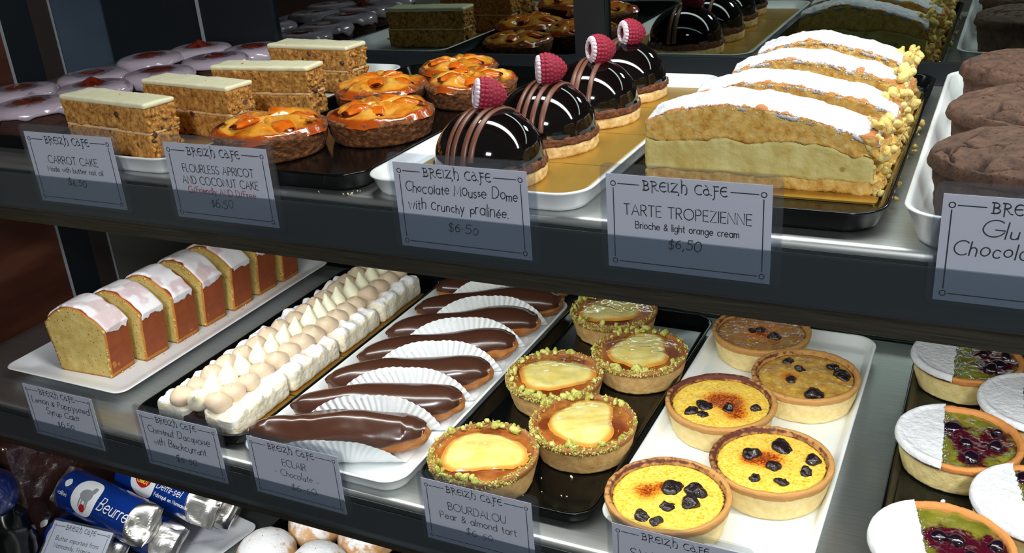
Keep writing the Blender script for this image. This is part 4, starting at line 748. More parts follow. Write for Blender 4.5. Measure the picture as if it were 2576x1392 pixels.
def pear_tart(x, y, rz, label, v, bits):
    t = thing('pear_tart', label, 'tart', (x, y, ZF), rz, 'pear and pistachio tarts', (0.968,) * 3)
    ob('pastry_shell', tart_shell(SHORT2, v + 20, (v * 1.7, 0.35)), t)
    ob('almond_filling', filling(0.0408, 0.0238, FRANG, 'almond_filling', v, lambda X, Y, R: 0.20 + 0.30 * (1 - sstep(R, 0.75, 0.95)) + 0.9 * spot(X, Y, -0.018, -0.024, 0.011) + 0.9 * spot(X, Y, 0.028, -0.010, 0.011) + 0.7 * spot(X, Y, 0.004, 0.031, 0.008), bump=0.0003, dome=0.0022), t)
    n, nr = 120, 34; a = np.linspace(0, 2 * PI, n, endpoint=False); rr = np.linspace(0.001, 1, nr); RR, A = np.meshgrid(rr, a, indexing='ij')
    out = 0.0312 * (1 + 0.13 * np.cos(2 * A + 0.3) + 0.10 * np.cos(3 * A + v) + 0.05 * noise(np.stack([np.cos(A), np.sin(A), A * 0 + v], -1), 2.5, v))
    P = np.stack([out * RR * np.cos(A), out * RR * np.sin(A), 0.0238 + 0.0022 * (1 - (out * RR / 0.0408) ** 2) + 0.0003 + 0.0018 * (1 - RR ** 6)], -1)
    P[..., 2] += 0.00010 * np.sin(P[..., 0] * 700 + 4 * noise(P, 60, v)) + 0.0008 * fbm(P * [1, 1, 0], 70, 2, v)
    g = G(); g.add(P, grid_faces(nr, n, False, True), m1=sstep(RR, 0.72, 1.0).ravel()); ob('pear_half', g.mesh('pear_half', PEAR), t)
    rs = np.random.RandomState(v); g = G()
    for k in range(620):
        q = rs.uniform(0, 2 * PI); dens = 0.5 + 0.5 * math.cos(q - 4.6 + rz)
        if rs.rand() > 0.35 + 0.65 * dens: continue
        rad = 0.0445 - abs(rs.randn()) * 0.0035; s = 0.0004 + 0.0008 * rs.rand() ** 2; ball(g, (rad * math.cos(q), rad * math.sin(q), 0.0264 + (0 if rad > 0.0405 else -0.0014)), (s * (1 + 1.6 * rs.rand()), s * (0.5 + rs.rand()), s * 0.6), 5, 4, tuple(rs.rand(3) * 3))
    for k in range(200):
        q = rs.uniform(3.4, 5.8) - rz; s = 0.0004 + 0.0006 * rs.rand(); ball(g, (0.0446 * math.cos(q), 0.0446 * math.sin(q), 0.0255 - 0.004 * rs.rand()), s, 6, 4)
    o = ob('pistachio_crumbs', g.mesh('pistachio_crumbs', PIST, False), t); o['kind'] = 'stuff'
    for k in range(bits):
        q = rs.choice([rs.uniform(1.2, 2.9), rs.uniform(4.2, 5.2), rs.uniform(0, 6.28)]) - rz; rad = rs.uniform(0.0365, 0.0435)
        ob('pistachio_piece', cached(('pi', k % 6), lambda: nut_mesh(k % 6)), t, (rad * math.cos(q), rad * math.sin(q), 0.0275), tuple(rs.rand(3) * 6), (rs.uniform(.7, 1.25),) * 3)
pear_tart(-0.3255, 0.5465, 0.4, 'front pear tart right behind its price card, thick pistachio crust on its front rim', 1, 24)
pear_tart(-0.2693, 0.6128, 2.1, 'second pear tart, right of and behind the front one', 2, 28)
pear_tart(-0.3220, 0.6760, 3.6, 'pear tart in the left column behind the second eclair end', 3, 32)
pear_tart(-0.2660, 0.7410, 5.0, 'pear tart with a green pistachio sticking up at its back rim', 4, 28)
pear_tart(-0.3190, 0.8155, 1.2, 'rearmost pear tart, its back cut by the upper shelf edge', 5, 18)
def berry_mesh(v):
    g = G(); ball(g, (0, 0, 0), (0.0062, 0.0056, 0.0042), 22, 16); return g.push(lambda V, N: 0.0012 * noise(V, 200, v)).mesh('berry', BERRY)
def green_tart(x, y, label, v, e0, e1, ber):
    t = thing('green_berry_tart', label, 'tart', (x, y, ZF), 0, 'half sugared green tarts')
    ob('pastry_shell', tart_shell(ORIM, v + 40, (1.0, 0.0), rt=0.0440), t)
    def m1(X, Y, R): return sum((0.9 * spot(X, Y, bx, by, 0.012) for bx, by in ber), 0 * X) + 0.25 * sstep(R, 0.88, 1)
    gf = ob('green_filling', filling(0.0398, 0.0232, MATCHA, 'green_filling', v, m1, bump=0.0012), t)
    for k, (bx, by) in enumerate(ber):
        ob('berry', cached(('be', k % 3), lambda: berry_mesh(k)), gf, (bx, by, 0.0232), (0.2, 0.3 * k, k * 2.0), (0.85 + 0.25 * math.sin(k * 5 + v) ** 2,) * 3)
    # icing sugar over the left part, straight stencil edge from e0 to e1
    nr, n = 60, 150; rr = np.linspace(0.02, 1.0, nr); a = np.linspace(0, 2 * PI, n, endpoint=False); RR, A = np.meshgrid(rr, a, indexing='ij'); R0 = 0.0445
    zr = lambda q: np.interp(q, [0, 0.034, 0.0385, 0.0400, 0.0415, 0.0430, 0.0442, 0.0447, 0.0449], [0.0264, 0.0262, 0.0264, 0.0270, 0.0276, 0.0275, 0.0266, 0.0250, 0.0235])
    ex, ey = e1[0] - e0[0], e1[1] - e0[1]; L_ = math.hypot(ex, ey); nx, ny = ey / L_, -ex / L_
    if nx > 0: nx, ny = -nx, -ny
    V = np.linspace(-0.0446, 0.0446, 110); rows = []
    for q in V:                                             # strips along the edge direction
        px, py = 0, 0; rows.append(q)
    tx, ty = ex / L_, ey / L_; off = e0[0] * nx + e0[1] * ny; P = []
    for q in np.linspace(-1, 1, 120):
        lo = off + 0.0007 * fbm(np.array([[q * 14, v, 0.0]]), 1, 3, v)[0]; hi = 0.0449
        yy = q * math.sqrt(max(0.0449 ** 2 - max(lo, 0) ** 2, 1e-6)) if lo > 0 else q * 0.0448
        hx = math.sqrt(max(0.0449 ** 2 - yy * yy, 1e-7)); w = np.linspace(lo, max(hx, lo + 1e-4), 44)
        X = w * nx + yy * tx; Y = w * ny + yy * ty; P.append(np.stack([X, Y, zr(np.hypot(X, Y)) + 0.0005 + 0.0002 * fbm(np.stack([X, Y, X * 0], -1), 300, 2, v)], -1))
    P = np.array(P); Q = P.copy(); Q[..., 2] -= 0.0016; nu, nv_ = P.shape[:2]
    g = G(); g.add(P, grid_faces(nu, nv_)); g.add(Q, grid_faces(nu, nv_)[:, ::-1])
    ring = [(i, 0) for i in range(nu)] + [(nu - 1, j) for j in range(1, nv_)] + [(i, nv_ - 1) for i in range(nu - 2, -1, -1)] + [(0, j) for j in range(nv_ - 2, 0, -1)]
    g.f += [(a_[0] * nv_ + a_[1], nu * nv_ + a_[0] * nv_ + a_[1], nu * nv_ + b[0] * nv_ + b[1], b[0] * nv_ + b[1]) for a_, b in zip(ring, ring[1:] + ring[:1])]
    rs = np.random.RandomState(v)
    for k in range(130):
        q = rs.uniform(-0.036, 0.036); w = off - abs(rs.randn()) * 0.0022; s = 0.00015 + 0.0002 * rs.rand(); ball(g, (w * nx + q * tx, w * ny + q * ty, 0.0248), s, 5, 4)
    ob('icing_sugar', g.mesh('icing_sugar', SUGAR), t)
BER = [(-0.005, 0.014), (0.0048, -0.0051), (0.0240, -0.0031), (0.010, -0.0250), (0.0252, 0.0152)]
green_tart(0.0014, 0.8152, 'rear half sugared green tart, its back hidden by the upper shelf', 1, (-0.0098, 0.0227), (-0.0086, -0.0367), [(0.0245, -0.0031), (0.012, 0.0126), (0.018, -0.014), (0.030, 0.012)])
green_tart(0.0028, 0.6853, 'middle half sugared green tart of the left column, fully in view', 2, (-0.0130, 0.0424), (-0.0096, -0.0397), BER)
green_tart(0.0003, 0.5544, 'front half sugared green tart with a red jam streak, cut off at the bottom', 3, (-0.0194, 0.0357), (-0.0070, -0.0203), [(-0.0022, 0.0089), (0.0082, 0.0078), (0.0307, 0.010), (0.018, -0.008), (0.002, -0.020)])
green_tart(0.0563, 0.7549, 'upper half sugared tart at the right photo edge, almost only white sugar seen', 4, (-0.0119, 0.0276), (-0.0109, -0.0294), BER)
green_tart(0.0576, 0.6205, 'lower half sugared tart at the right photo edge, purple berry by the sugar line', 5, (-0.0189, 0.0362), (-0.0116, -0.0060), [(-0.010, 0.0273), (0.010, 0.012), (0.0, -0.01), (0.02, -0.02)])
# ------------------------------------------------------------------ bottom deck: butter rolls, doughnuts
o = ob('rectangular_plate', plate_mesh(0.215, 0.165, 0.0125, 0.020, PORC), None, (-0.829, 0.608, ZD), (0, 0, math.radians(-8))); tag(o, 'white rectangular plate under the blue butter rolls', 'plate')
RB = 0.0245
def curved(g, polys_x, n=40, rad=RB + 0.0004, axis_c=0.0):
    pass
def on_roll(P, rad):
    """flat label coordinates (s along the roll, t around it) to the roll surface"""
    P = np.asarray(P, float); th = P[..., 1] / RB
    return np.stack([P[..., 0], -rad * np.sin(-th) * 1.0, rad * np.cos(th)], -1)
def patch(cx, cy, rx, ry, rad, n=48, power=2.4):
    a = np.linspace(0, 2 * PI, n, endpoint=False); rr = np.linspace(0.001, 1, 12); A, R_ = np.meshgrid(a, rr)
    sx = np.sign(np.cos(A)) * np.abs(np.cos(A)) ** (2 / power); sy = np.sign(np.sin(A)) * np.abs(np.sin(A)) ** (2 / power)
    g = G(); g.add(on_roll(np.stack([cx + rx * R_ * sx, cy + ry * R_ * sy], -1), rad), grid_faces(12, n, False, True)); return g
def roll_text(txt, h, s0, t0, rad, w, slant=0.25, font=None):
    g = G()
    for st in text_strokes(txt, h, slant)[0]:
        ribbon(g, st, w, None)
    V = g.V(); g.v = [on_roll(np.stack([V[:, 0] + s0, V[:, 2] + t0], -1), rad)]; return g
def butter(x, y, z, rz, turn, ln, label, v, words, emblem):
    t = thing('butter_roll', label, 'butter', (x, y, z), (math.radians(turn), 0, math.radians(rz)), 'blue wrapped butter rolls')
    n = 48; a = np.linspace(0, 2 * PI, n, endpoint=False); xs = np.linspace(-ln / 2, ln / 2, 30)
    L = np.stack([np.stack([np.full(n, q), RB * np.sin(a), RB * np.cos(a)], -1) for q in xs]); g = G(); g.add(L, grid_faces(30, n, False, True))
    wr = ob('wrapper', g.push(lambda V, N: 0.0004 * fbm(V, 60, 2, v)).mesh('wrapper', BLUEW), t)
    for e in (-1, 1):
        k = 18; q = np.linspace(0, 1, k); m = 60; b = np.linspace(0, 2 * PI, m, endpoint=False); V = []
        for i, s in enumerate(q):
            flat = sstep(s, 0.0, 0.75); ry = RB * (1 - 0.12 * s) * (1 + 0.05 * np.sin(b * 5 + v) * s); rz_ = RB * (1 - 0.93 * flat)
            V.append(np.stack([np.full(m, e * (ln / 2 - 0.001 + 0.024 * s)), ry * np.sin(b), rz_ * np.cos(b) * (1 + 0.10 * np.sin(b * 7 + v) * s) + 0.006 * s * math.sin(v * 2.0)], -1))
        g = G(); L = loft(g, np.array(V) if e < 0 else np.array(V), 0)
        P = g.V(); c = np.floor(P * 190 + 0.35 * noise(P, 90, v)[:, None]); P = P + 0.0040 * (noise(P, 48, v + 3) * sstep(np.abs(P[:, 0]), ln / 2, ln / 2 + 0.010))[:, None] * np.array([0.5, 0.3, 1.0]) + 0.0012 * (np.abs(noise(P, 90, v + 7)) * sstep(np.abs(P[:, 0]), ln / 2, ln / 2 + 0.01))[:, None]
        g.v = [P]; ob('foil_end', g.mesh('foil_end', FOIL, False), t, label='crumpled silver foil end')
    ob('white_oval', patch(-0.012, 0, 0.021, 0.021, RB + 0.0009, power=2.5).mesh('white_oval', WHITEW), wr)
    if emblem:
        ob('red_emblem', patch(-0.012, -0.002, 0.013, 0.008, RB + 0.0013, power=1.6).mesh('red_emblem', REDW), wr)
        ob('emblem_lettering', roll_text('Gillot', 0.0065, -0.0215, -0.005, RB + 0.0017, 0.0011).mesh('emblem_lettering', YELW), wr)
    else:
        g = patch(-0.010, 0.002, 0.010, 0.0065, RB + 0.0012, power=2.0); g2 = patch(-0.003, 0.009, 0.0035, 0.0042, RB + 0.0013); g.add(g2.V(), g2.f)
        for lx in (-0.017, -0.013, -0.007, -0.004): g3 = patch(lx, -0.006, 0.0012, 0.006, RB + 0.0013); g.add(g3.V(), g3.f)
        ob('cow_print', g.mesh('cow_print', GREYW), wr)
        ob('red_emblem', patch(-0.010, -0.012, 0.005, 0.0042, RB + 0.0016, power=2).mesh('red_emblem', REDW), wr)
    ob('small_white_emblem', patch(-0.048, 0.006, 0.0055, 0.0050, RB + 0.0009, power=1.5).mesh('small_white_emblem', WHITEW), wr)
    for txt, h, s0, t0, w in words: ob('wrapper_lettering', roll_text(txt, h, s0, t0, RB + 0.0010, w).mesh('wrapper_lettering', WHITEW), wr)
BW = [('Beurre', 0.0135, 0.0135, -0.006, 0.0012)]
# rolls are placed after the lettering helpers exist (see below)
def donut(x, y, z, r, label, v):
    t = thing('sugared_doughnut', label, 'doughnut', (x, y, z), v * 1.7, 'sugar dusted doughnuts')
    g = G(); ball(g, (0, 0, r * 0.78), (r, r * 0.97, r * 0.78), 72, 48); V = g.V(); up = sstep(V[:, 2], r * 0.5, r * 1.35)
    g.a['m1'] = [np.clip(0.05 + 0.62 * up + 0.30 * fbm(V, 40, 3, v), 0, 1)]
    ob('dough_ball', g.push(lambda V, N: 0.0010 * fbm(V, 60, 2, v) + 0.0003 * fbm(V, 380, 2, v)).mesh('dough_ball', DONUT), t)
o = ob('display_tray', tray_mesh(0.168, 0.17, 0.013, 0.02, BLACKT), None, (-0.6135, 0.652, ZD)); tag(o, 'black tray on the bottom deck under the sugared doughnuts', 'tray')
donut(-0.6530, 0.6200, ZD + 0.0037, 0.0335, 'doughnut at the front left, mostly white with sugar', 1)
donut(-0.5860, 0.6240, ZD + 0.0037, 0.0330, 'front right doughnut with a brown bare left side', 2)
donut(-0.6330, 0.6840, ZD + 0.0037, 0.0330, 'doughnut behind, tucked between the two front doughnuts', 3)
donut(-0.5660, 0.6860, ZD + 0.0037, 0.0330, 'rearmost right doughnut just under the shelf lip', 4)
o = ob('rectangular_plate', plate_mesh(0.118, 0.094, 0.0125, 0.010, PORC), None, (-0.4670, 0.6095, ZD)); tag(o, 'white plate at the bottom photo edge under a yellow cake', 'plate')
t = thing('yellow_cake', 'yellow cake barely showing at the bottom edge right of the doughnuts', 'cake', (-0.4690, 0.6100, ZD + 0.0055))
g = G(); soft_box(g, 0.088, 0.066, 0.045, 0.005, 0.003); ob('cake_body', g.push(lambda V, N: 0.001 * fbm(V, 200, 3, 4)).mesh('cake_body', YPAST), t)
g = G(); soft_box(g, 0.084, 0.062, 0.003, 0.0012, 0.003, 0.0445); ob('pale_glaze', g.push(lambda V, N: 0.0008 * fbm(V, 90, 2, 4)).mesh('pale_glaze', YPAST), t)
# wrapped loaf and blue bag at the left
t = thing('wrapped_parcel', 'dark brown parcel in shiny plastic wrap against the end wall beside the butter rolls', 'parcel', (-0.9345, 0.615, ZD))
g = G(); soft_box(g, 0.018, 0.150, 0.155, 0.008, 0.004); g.push(lambda V, N: 0.003 * fbm(V * [1, 0.4, 1], 26, 3, 3) + 0.001 * noise(V, 70, 4)); ob('plastic_wrap', g.mesh('plastic_wrap', BAG), t)
g = G(); ball(g, (0, 0, 0.156), (0.008, 0.030, 0.007), 30, 16); ob('gathered_top', g.push(lambda V, N: 0.002 * fbm(V, 60, 3, 3)).mesh('gathered_top', BAG), t)
t = thing('blue_bag', 'blue bag top with a red patch above dark plastic, at the left photo edge', 'bag', (-0.908, 0.500, ZD))
g = G(); ball(g, (0, 0, 0.060), (0.034, 0.034, 0.060), 40, 30); ob('dark_lower_bag', g.push(lambda V, N: 0.004 * fbm(V, 40, 3, 5)).mesh('dark_lower_bag', BLACKT), t, label='black plastic lower part')
g = G(); ball(g, (0, 0, 0.128), (0.032, 0.030, 0.030), 48, 36); ob('bag_top', g.push(lambda V, N: 0.003 * fbm(V, 40, 3, 6)).mesh('bag_top', BLUEBAG), t)
g = G(); ball(g, (0.019, -0.021, 0.124), (0.007, 0.007, 0.010), 20, 14); ob('red_patch', g.mesh('red_patch', REDW), t)
# ------------------------------------------------------------------ single stroke lettering
def arc(cx, cy, rx, ry, a0, a1, n=None):
    n = n or max(6, int(abs(a1 - a0) / 14)); return [(cx + rx * math.cos(math.radians(a0 + (a1 - a0) * i / (n - 1))), cy + ry * math.sin(math.radians(a0 + (a1 - a0) * i / (n - 1)))) for i in range(n)]
O_ = lambda x=0.28: arc(x, 0.3, 0.28, 0.3, 0, 360)
GL = {
 'A': (.78, [[(0, 0), (.39, 1), (.78, 0)], [(.14, .36), (.64, .36)]]), 'B': (.6, [[(0, 0), (0, 1)] , [(0, 1), (.28, 1)] + arc(.28, .76, .25, .24, 90, -90) + [(0, .52)], [(.28, .52)] + arc(.30, .26, .29, .26, 90, -90) + [(0, 0)]]),
 'C': (.82, [arc(.5, .5, .5, .5, 48, 312)]), 'D': (.74, [[(0, 0), (0, 1), (.24, 1)] + arc(.24, .5, .5, .5, 90, -90) + [(0, 0)]]), 'E': (.5, [[(.5, 1), (0, 1), (0, 0), (.5, 0)], [(0, .52), (.44, .52)]]),
 'F': (.48, [[(.48, 1), (0, 1), (0, 0)], [(0, .52), (.42, .52)]]), 'G': (.9, [arc(.5, .5, .5, .5, 48, 350) + [(.55, .42)]]), 'H': (.66, [[(0, 0), (0, 1)], [(.66, 0), (.66, 1)], [(0, .52), (.66, .52)]]),
 'I': (.02, [[(.01, 0), (.01, 1)]]), 'K': (.6, [[(0, 0), (0, 1)], [(.56, 1), (0, .45)], [(.18, .6), (.6, 0)]]), 'L': (.45, [[(0, 1), (0, 0), (.45, 0)]]), 'M': (.86, [[(0, 0), (.08, 1), (.43, .2), (.78, 1), (.86, 0)]]),
 'N': (.7, [[(0, 0), (0, 1), (.7, 0), (.7, 1)]]), 'O': (1.0, [arc(.5, .5, .5, .5, 90, 450)]), 'P': (.55, [[(0, 0), (0, 1), (.27, 1)] + arc(.27, .74, .27, .26, 90, -90) + [(0, .48)]]), 'Q': (1, [arc(.5, .5, .5, .5, 0, 360), [(.6, .3), (.95, -.05)]]),
 'R': (.58, [[(0, 0), (0, 1), (.27, 1)] + arc(.27, .74, .27, .26, 90, -90) + [(0, .48)], [(.24, .48), (.58, 0)]]), 'S': (.54, [arc(.28, .755, .23, .245, 35, 270) + arc(.27, .255, .27, .255, 90, -150)]), 'T': (.62, [[(0, 1), (.62, 1)], [(.31, 1), (.31, 0)]]),
 'U': (.66, [[(0, 1), (0, .33)] + arc(.33, .33, .33, .33, 180, 360) + [(.66, 1)]]), 'V': (.7, [[(0, 1), (.35, 0), (.7, 1)]]), 'W': (1.0, [[(0, 1), (.25, 0), (.5, .9), (.75, 0), (1, 1)]]), 'Y': (.64, [[(0, 1), (.32, .48), (.64, 1)], [(.32, .48), (.32, 0)]]), 'Z': (.62, [[(.03, 1), (.62, 1), (0, 0), (.62, 0)]]),
 'a': (.56, [O_(), [(.56, .6), (.56, 0)]]), 'b': (.56, [[(0, 1.0), (0, 0)], O_()]), 'c': (.5, [arc(.28, .3, .28, .3, 48, 312)]), 'd': (.56, [O_(), [(.56, 1.0), (.56, 0)]]), 'e': (.56, [[(.01, .32), (.55, .32)] + arc(.28, .3, .28, .3, 4, 315)]),
 'f': (.34, [arc(.32, .78, .18, .22, 70, 180) + [(.14, 0)], [(0, .58), (.34, .58)]]), 'g': (.56, [O_(), [(.56, .6), (.56, -.1)] + arc(.28, -.1, .28, .24, 0, -150)]), 'h': (.46, [[(0, 1.0), (0, 0)], [(0, .3)] + arc(.23, .36, .23, .24, 180, 0) + [(.46, 0)]]),
 'i': (.02, [[(.01, .6), (.01, 0)], [(.01, .82), (.01, .87)]]), 'k': (.42, [[(0, 1), (0, 0)], [(.4, .6), (0, .24)], [(.14, .36), (.42, 0)]]), 'l': (.02, [[(.01, 1), (.01, 0)]]), 'm': (.76, [[(0, .6), (0, 0)], [(0, .34)] + arc(.19, .4, .19, .2, 180, 0) + [(.38, 0)], [(.38, .34)] + arc(.57, .4, .19, .2, 180, 0) + [(.76, 0)]]),
 'n': (.44, [[(0, .6), (0, 0)], [(0, .3)] + arc(.22, .38, .22, .22, 180, 0) + [(.44, 0)]]), 'o': (.56, [O_()]), 'p': (.56, [[(0, .6), (0, -.4)], O_()]), 'q': (.56, [O_(), [(.56, .6), (.56, -.4), (.66, -.3)]]), 'r': (.28, [[(0, .6), (0, 0)], [(0, .3)] + arc(.2, .36, .2, .24, 180, 60)]),
 's': (.36, [arc(.19, .455, .16, .145, 40, 270) + arc(.17, .155, .18, .155, 90, -145)]), 't': (.32, [[(.14, .9), (.14, .12)] + arc(.25, .12, .11, .12, 180, 300), [(0, .6), (.32, .6)]]), 'u': (.46, [[(0, .6), (0, .24)] + arc(.23, .24, .23, .24, 180, 360) + [(.46, .6)], [(.46, .3), (.46, 0)]]),
 'v': (.46, [[(0, .6), (.23, 0), (.46, .6)]]), 'w': (.7, [[(0, .6), (.18, 0), (.35, .55), (.52, 0), (.7, .6)]]), 'x': (.44, [[(0, .6), (.44, 0)], [(.44, .6), (0, 0)]]), 'y': (.46, [[(0, .6), (.24, 0)], [(.46, .6), (.12, -.38)]]), 'z': (.4, [[(0, .6), (.4, .6), (0, 0), (.4, 0)]]),
 '0': (.5, [arc(.25, .4, .25, .4, 90, 450)]), '5': (.46, [[(.44, .82), (.1, .82), (.05, .46)] + arc(.2, .26, .26, .26, 120, -140)]), '6': (.48, [[(.36, .86)] + arc(.3, .3, .3, .5, 120, 180) + arc(.24, .25, .24, .25, 180, 540)]),
 '$': (.46, [arc(.25, .62, .2, .19, 35, 270) + arc(.23, .22, .22, .21, 90, -150), [(.24, .95), (.24, -.1)]]), '&': (.62, [[(.6, 0), (.16, .62)] + arc(.3, .74, .17, .16, 200, -30) + [(.1, .36)] + arc(.22, .19, .2, .19, 150, 330) + [(.6, .42)]]),
 ',': (.12, [[(.1, .08), (.02, -.14)]]), '.': (.06, [[(.02, .0), (.04, .06)]]), '-': (.32, [[(0, .32), (.3, .32)]]), '/': (.4, [[(0, -.05), (.4, 1)]]), '*': (.1, [[(.04, .36), (.06, .42)]]), ' ': (.34, []),
}
GL['é'] = (.56, GL['e'][1] + [[(.24, .74), (.42, .92)]])
def text_strokes(txt, h, slant=0.0, jit=0.0, seed=0, gap=0.2):
    rs = np.random.RandomState(seed + len(txt)); x = 0; out = []
    for ch in txt:
        w, st = GL[ch]; k = 1 + jit * rs.uniform(-.5, .5); dy = jit * 0.22 * rs.uniform(-1, 1)
        for s in st:
            p = np.array(s, float) * k; p[:, 1] += dy; p[:, 0] += x + p[:, 1] * slant
            if jit: p += 0.05 * jit * noise(np.stack([p[:, 0] * 2, p[:, 1] * 2, 0 * p[:, 0] + seed], -1), 1, seed)[:, None]
            out.append(p * h)
        x += w * k + gap * (1 + (0.4 * jit * rs.uniform(-1, 1) if jit else 0))
    return out, (x - gap) * h
def ribbon(g, p, w, nib=None, y=0.0):
    p = np.asarray(p, float)
    if len(p) < 2: return
    T = np.gradient(p, axis=0); T /= np.linalg.norm(T, axis=1, keepdims=True) + 1e-12; Nn = np.stack([-T[:, 1], T[:, 0]], -1)
    ww = np.full(len(p), w)
    if nib: ww = w * (0.34 + 0.66 * np.abs(T[:, 0] * math.sin(nib) - T[:, 1] * math.cos(nib)))
    p = p.copy(); p[0] -= T[0] * w * 0.35; p[-1] += T[-1] * w * 0.35
    a = p + Nn * ww[:, None] / 2; b = p - Nn * ww[:, None] / 2; n = len(p)
    V = np.concatenate([np.stack([a[:, 0], 0 * a[:, 0] + y, a[:, 1]], -1), np.stack([b[:, 0], 0 * b[:, 0] + y, b[:, 1]], -1)])
    g.add(V, [(i, n + i, n + i + 1, i + 1) for i in range(n - 1)])
# uncial style heading, drawn with a broad nib
UN = {'B': (.56, [[(.02, 1), (.12, .95), (.12, 0)], [(.0, 1)] + arc(.2, .76, .26, .24, 90, -90) + [(.12, .52)], [(.2, .52)] + arc(.24, .26, .3, .26, 90, -90) + [(.02, .0)]]),
 'R': (.62, [[(.0, .98), (.12, .9), (.12, -.22)], [(.0, 1.0)] + arc(.22, .76, .26, .24, 90, -90) + [(.12, .5)], [(.22, .5), (.5, .06), (.64, .02)]]),
 'E': (.5, [arc(.34, .48, .33, .5, 62, 305), [(.02, .5), (.46, .54)]]), 'I': (.2, [[(.0, .98), (.1, .9), (.1, .05), (.2, 0)]]),
 'Z': (.66, [[(.02, .9), (.1, .97), (.56, .97), (.02, .06)], [(.02, .06), (.4, .06)] + arc(.46, -.14, .2, .22, 80, -40)]),
 'h': (.56, [[(.04, 1.42), (.1, 1.32), (.1, 0)], [(.1, .5)] + arc(.28, .44, .26, .44, 120, -20) + arc(.36, .2, .18, .34, -10, -80)]),
 'C': (.56, [arc(.36, .48, .36, .5, 58, 302)]), 'A': (.66, [arc(.26, .3, .24, .3, 40, 330), [(.16, 1.0), (.3, .92), (.5, .1), (.66, .0)]]), 'F': (.46, [[(.02, .98), (.12, .9), (.14, -.2), (.02, -.42)], [(.1, .95), (.44, .97)], [(.12, .5), (.4, .52)]]), ' ': (.36, [])}
def heading(h):
    x = 0; out = []
    for ch in 'BREIZh CAFE':
        w, st = UN[ch]
        for s in st: p = np.array(s, float); p[:, 0] += x; out.append(p * h)
        x += w + 0.13
    return out, (x - 0.13) * h
CW, CH = 0.090, 0.0546
def ticket(label, loc, lines, rot=(0, 0, 0), sleeve=(0.0035, 0.0055, 0.0060), scale=1.0, seed=0):
    """price card: origin at the card's bottom left corner, x to the right, z up, facing -y"""
    t = thing('price_card', label, 'price card', loc, rot, 'cafe price cards', (scale,) * 3)
    g = G(); box(g, 0, CW, 0, 0.0004, 0, CH); pc = ob('paper_card', g.mesh('paper_card', PAPER, False), t)
    l, r_, u = sleeve; g = G()
    for yy in (-0.0009, 0.0009):
        p = rrect(CW + l + r_, CH + u + 0.002, 0.004, 8); p[:, 0] += CW / 2 + (r_ - l) / 2; p[:, 1] += (CH + u - 0.002) / 2
        loft(g, [np.stack([p[:, 0], np.full(len(p), yy + q), p[:, 1]], -1) for q in (0, 0.00025)], 0)
    ob('clear_sleeve', g.mesh('clear_sleeve', SLEEVE, False), t)
    y0 = -0.00025; g = G(); R_ = 0.00135; mx, mz = 0.0042, 0.0040; top = CH - 0.0052
    for cx, cz in ((mx, mz), (CW - mx, mz), (mx, top), (CW - mx, top)): ribbon(g, arc(cx, cz, R_, R_, 0, 366, 26), 0.00052, None, y0)
    gap = 0.0026
    ribbon(g, [(mx, mz + gap), (mx, top - gap)], 0.00055, None, y0); ribbon(g, [(CW - mx, mz + gap), (CW - mx, top - gap)], 0.00055, None, y0); ribbon(g, [(mx + gap, mz), (CW - mx - gap, mz)], 0.00055, None, y0)
    hs, hw = heading(0.0052); hk = 0.0455 / hw; hw = 0.0455; hx = (CW - hw) / 2 - 0.0012
    ribbon(g, [(mx + gap, top), (hx - 0.0022, top)], 0.00055, None, y0); ribbon(g, [(hx + hw + 0.0022, top), (CW - mx - gap, top)], 0.00055, None, y0)
    ob('printed_border', g.mesh('printed_border', INK, False), pc)
    g = G()
    for p in hs: ribbon(g, p * np.array([hk, 1]) + np.array([hx, top - 0.0026]), 0.00078, math.radians(125), y0)
    ob('heading_lettering', g.mesh('heading_lettering', INK, False), pc)
    for k, (txt, h, cx, z, w, mat, slant, jit, frac) in enumerate(lines):
        st, tw = text_strokes(txt, h, slant, jit, seed * 7 + k); g = G(); kx = frac * CW / tw
        for p in st: ribbon(g, p * np.array([kx, 1]) + np.array([(cx - frac / 2) * CW, z]), w, None, y0)
        ob('text_line', g.mesh('text_line', mat, False), pc)
    return t
def hand(txt, h, cx, z, frac, mat=None): return (txt, h, cx, z, 0.00058, mat or PEN, 0.12, 0.45, frac)
def prt(txt, h, cx, z, frac, w=0.0005, mat=None): return (txt, h, cx, z, w, mat or INK, 0.0, 0.0, frac)
YU, YLO = 0.4727, 0.4942
zu, zl = H0 - 0.2180, H0 - 0.4708
ticket('price card lettered CARROT CAKE on the upper shelf front', (-0.652, YU, zu - 0.0007), [prt('CARROT CAKE', 0.0058, 0.5, 0.0315, 0.570), prt('Made with butter not oil', 0.0040, 0.5, 0.0250, 0.640, 0.00042, PEN), hand('$6.50', 0.0062, 0.49, 0.0150, 0.210)], seed=1)
ticket('price card lettered FLOURLESS APRICOT AND COCONUT CAKE with one red line', (-0.512, YU, zu - 0.0007), [prt('FLOURLESS APRICOT', 0.0056, 0.5, 0.0345, 0.690), prt('AND COCONUT CAKE', 0.0056, 0.5, 0.0260, 0.740), prt('G/Friendly AND D/Free', 0.0046, 0.5, 0.0195, 0.660, 0.0005, REDINK), hand('$6,50', 0.0062, 0.48, 0.0105, 0.210)], seed=2)
ticket('price card handwritten Chocolate Mousse Dome below the front dome', (-0.325, YU, zu - 0.0022), [hand('Chocolate Mousse Dome', 0.0064, 0.505, 0.0365, 0.840), hand('with crunchy pralinée.', 0.0064, 0.47, 0.0255, 0.760), hand('$6*50', 0.0058, 0.5, 0.0130, 0.230)], seed=3)
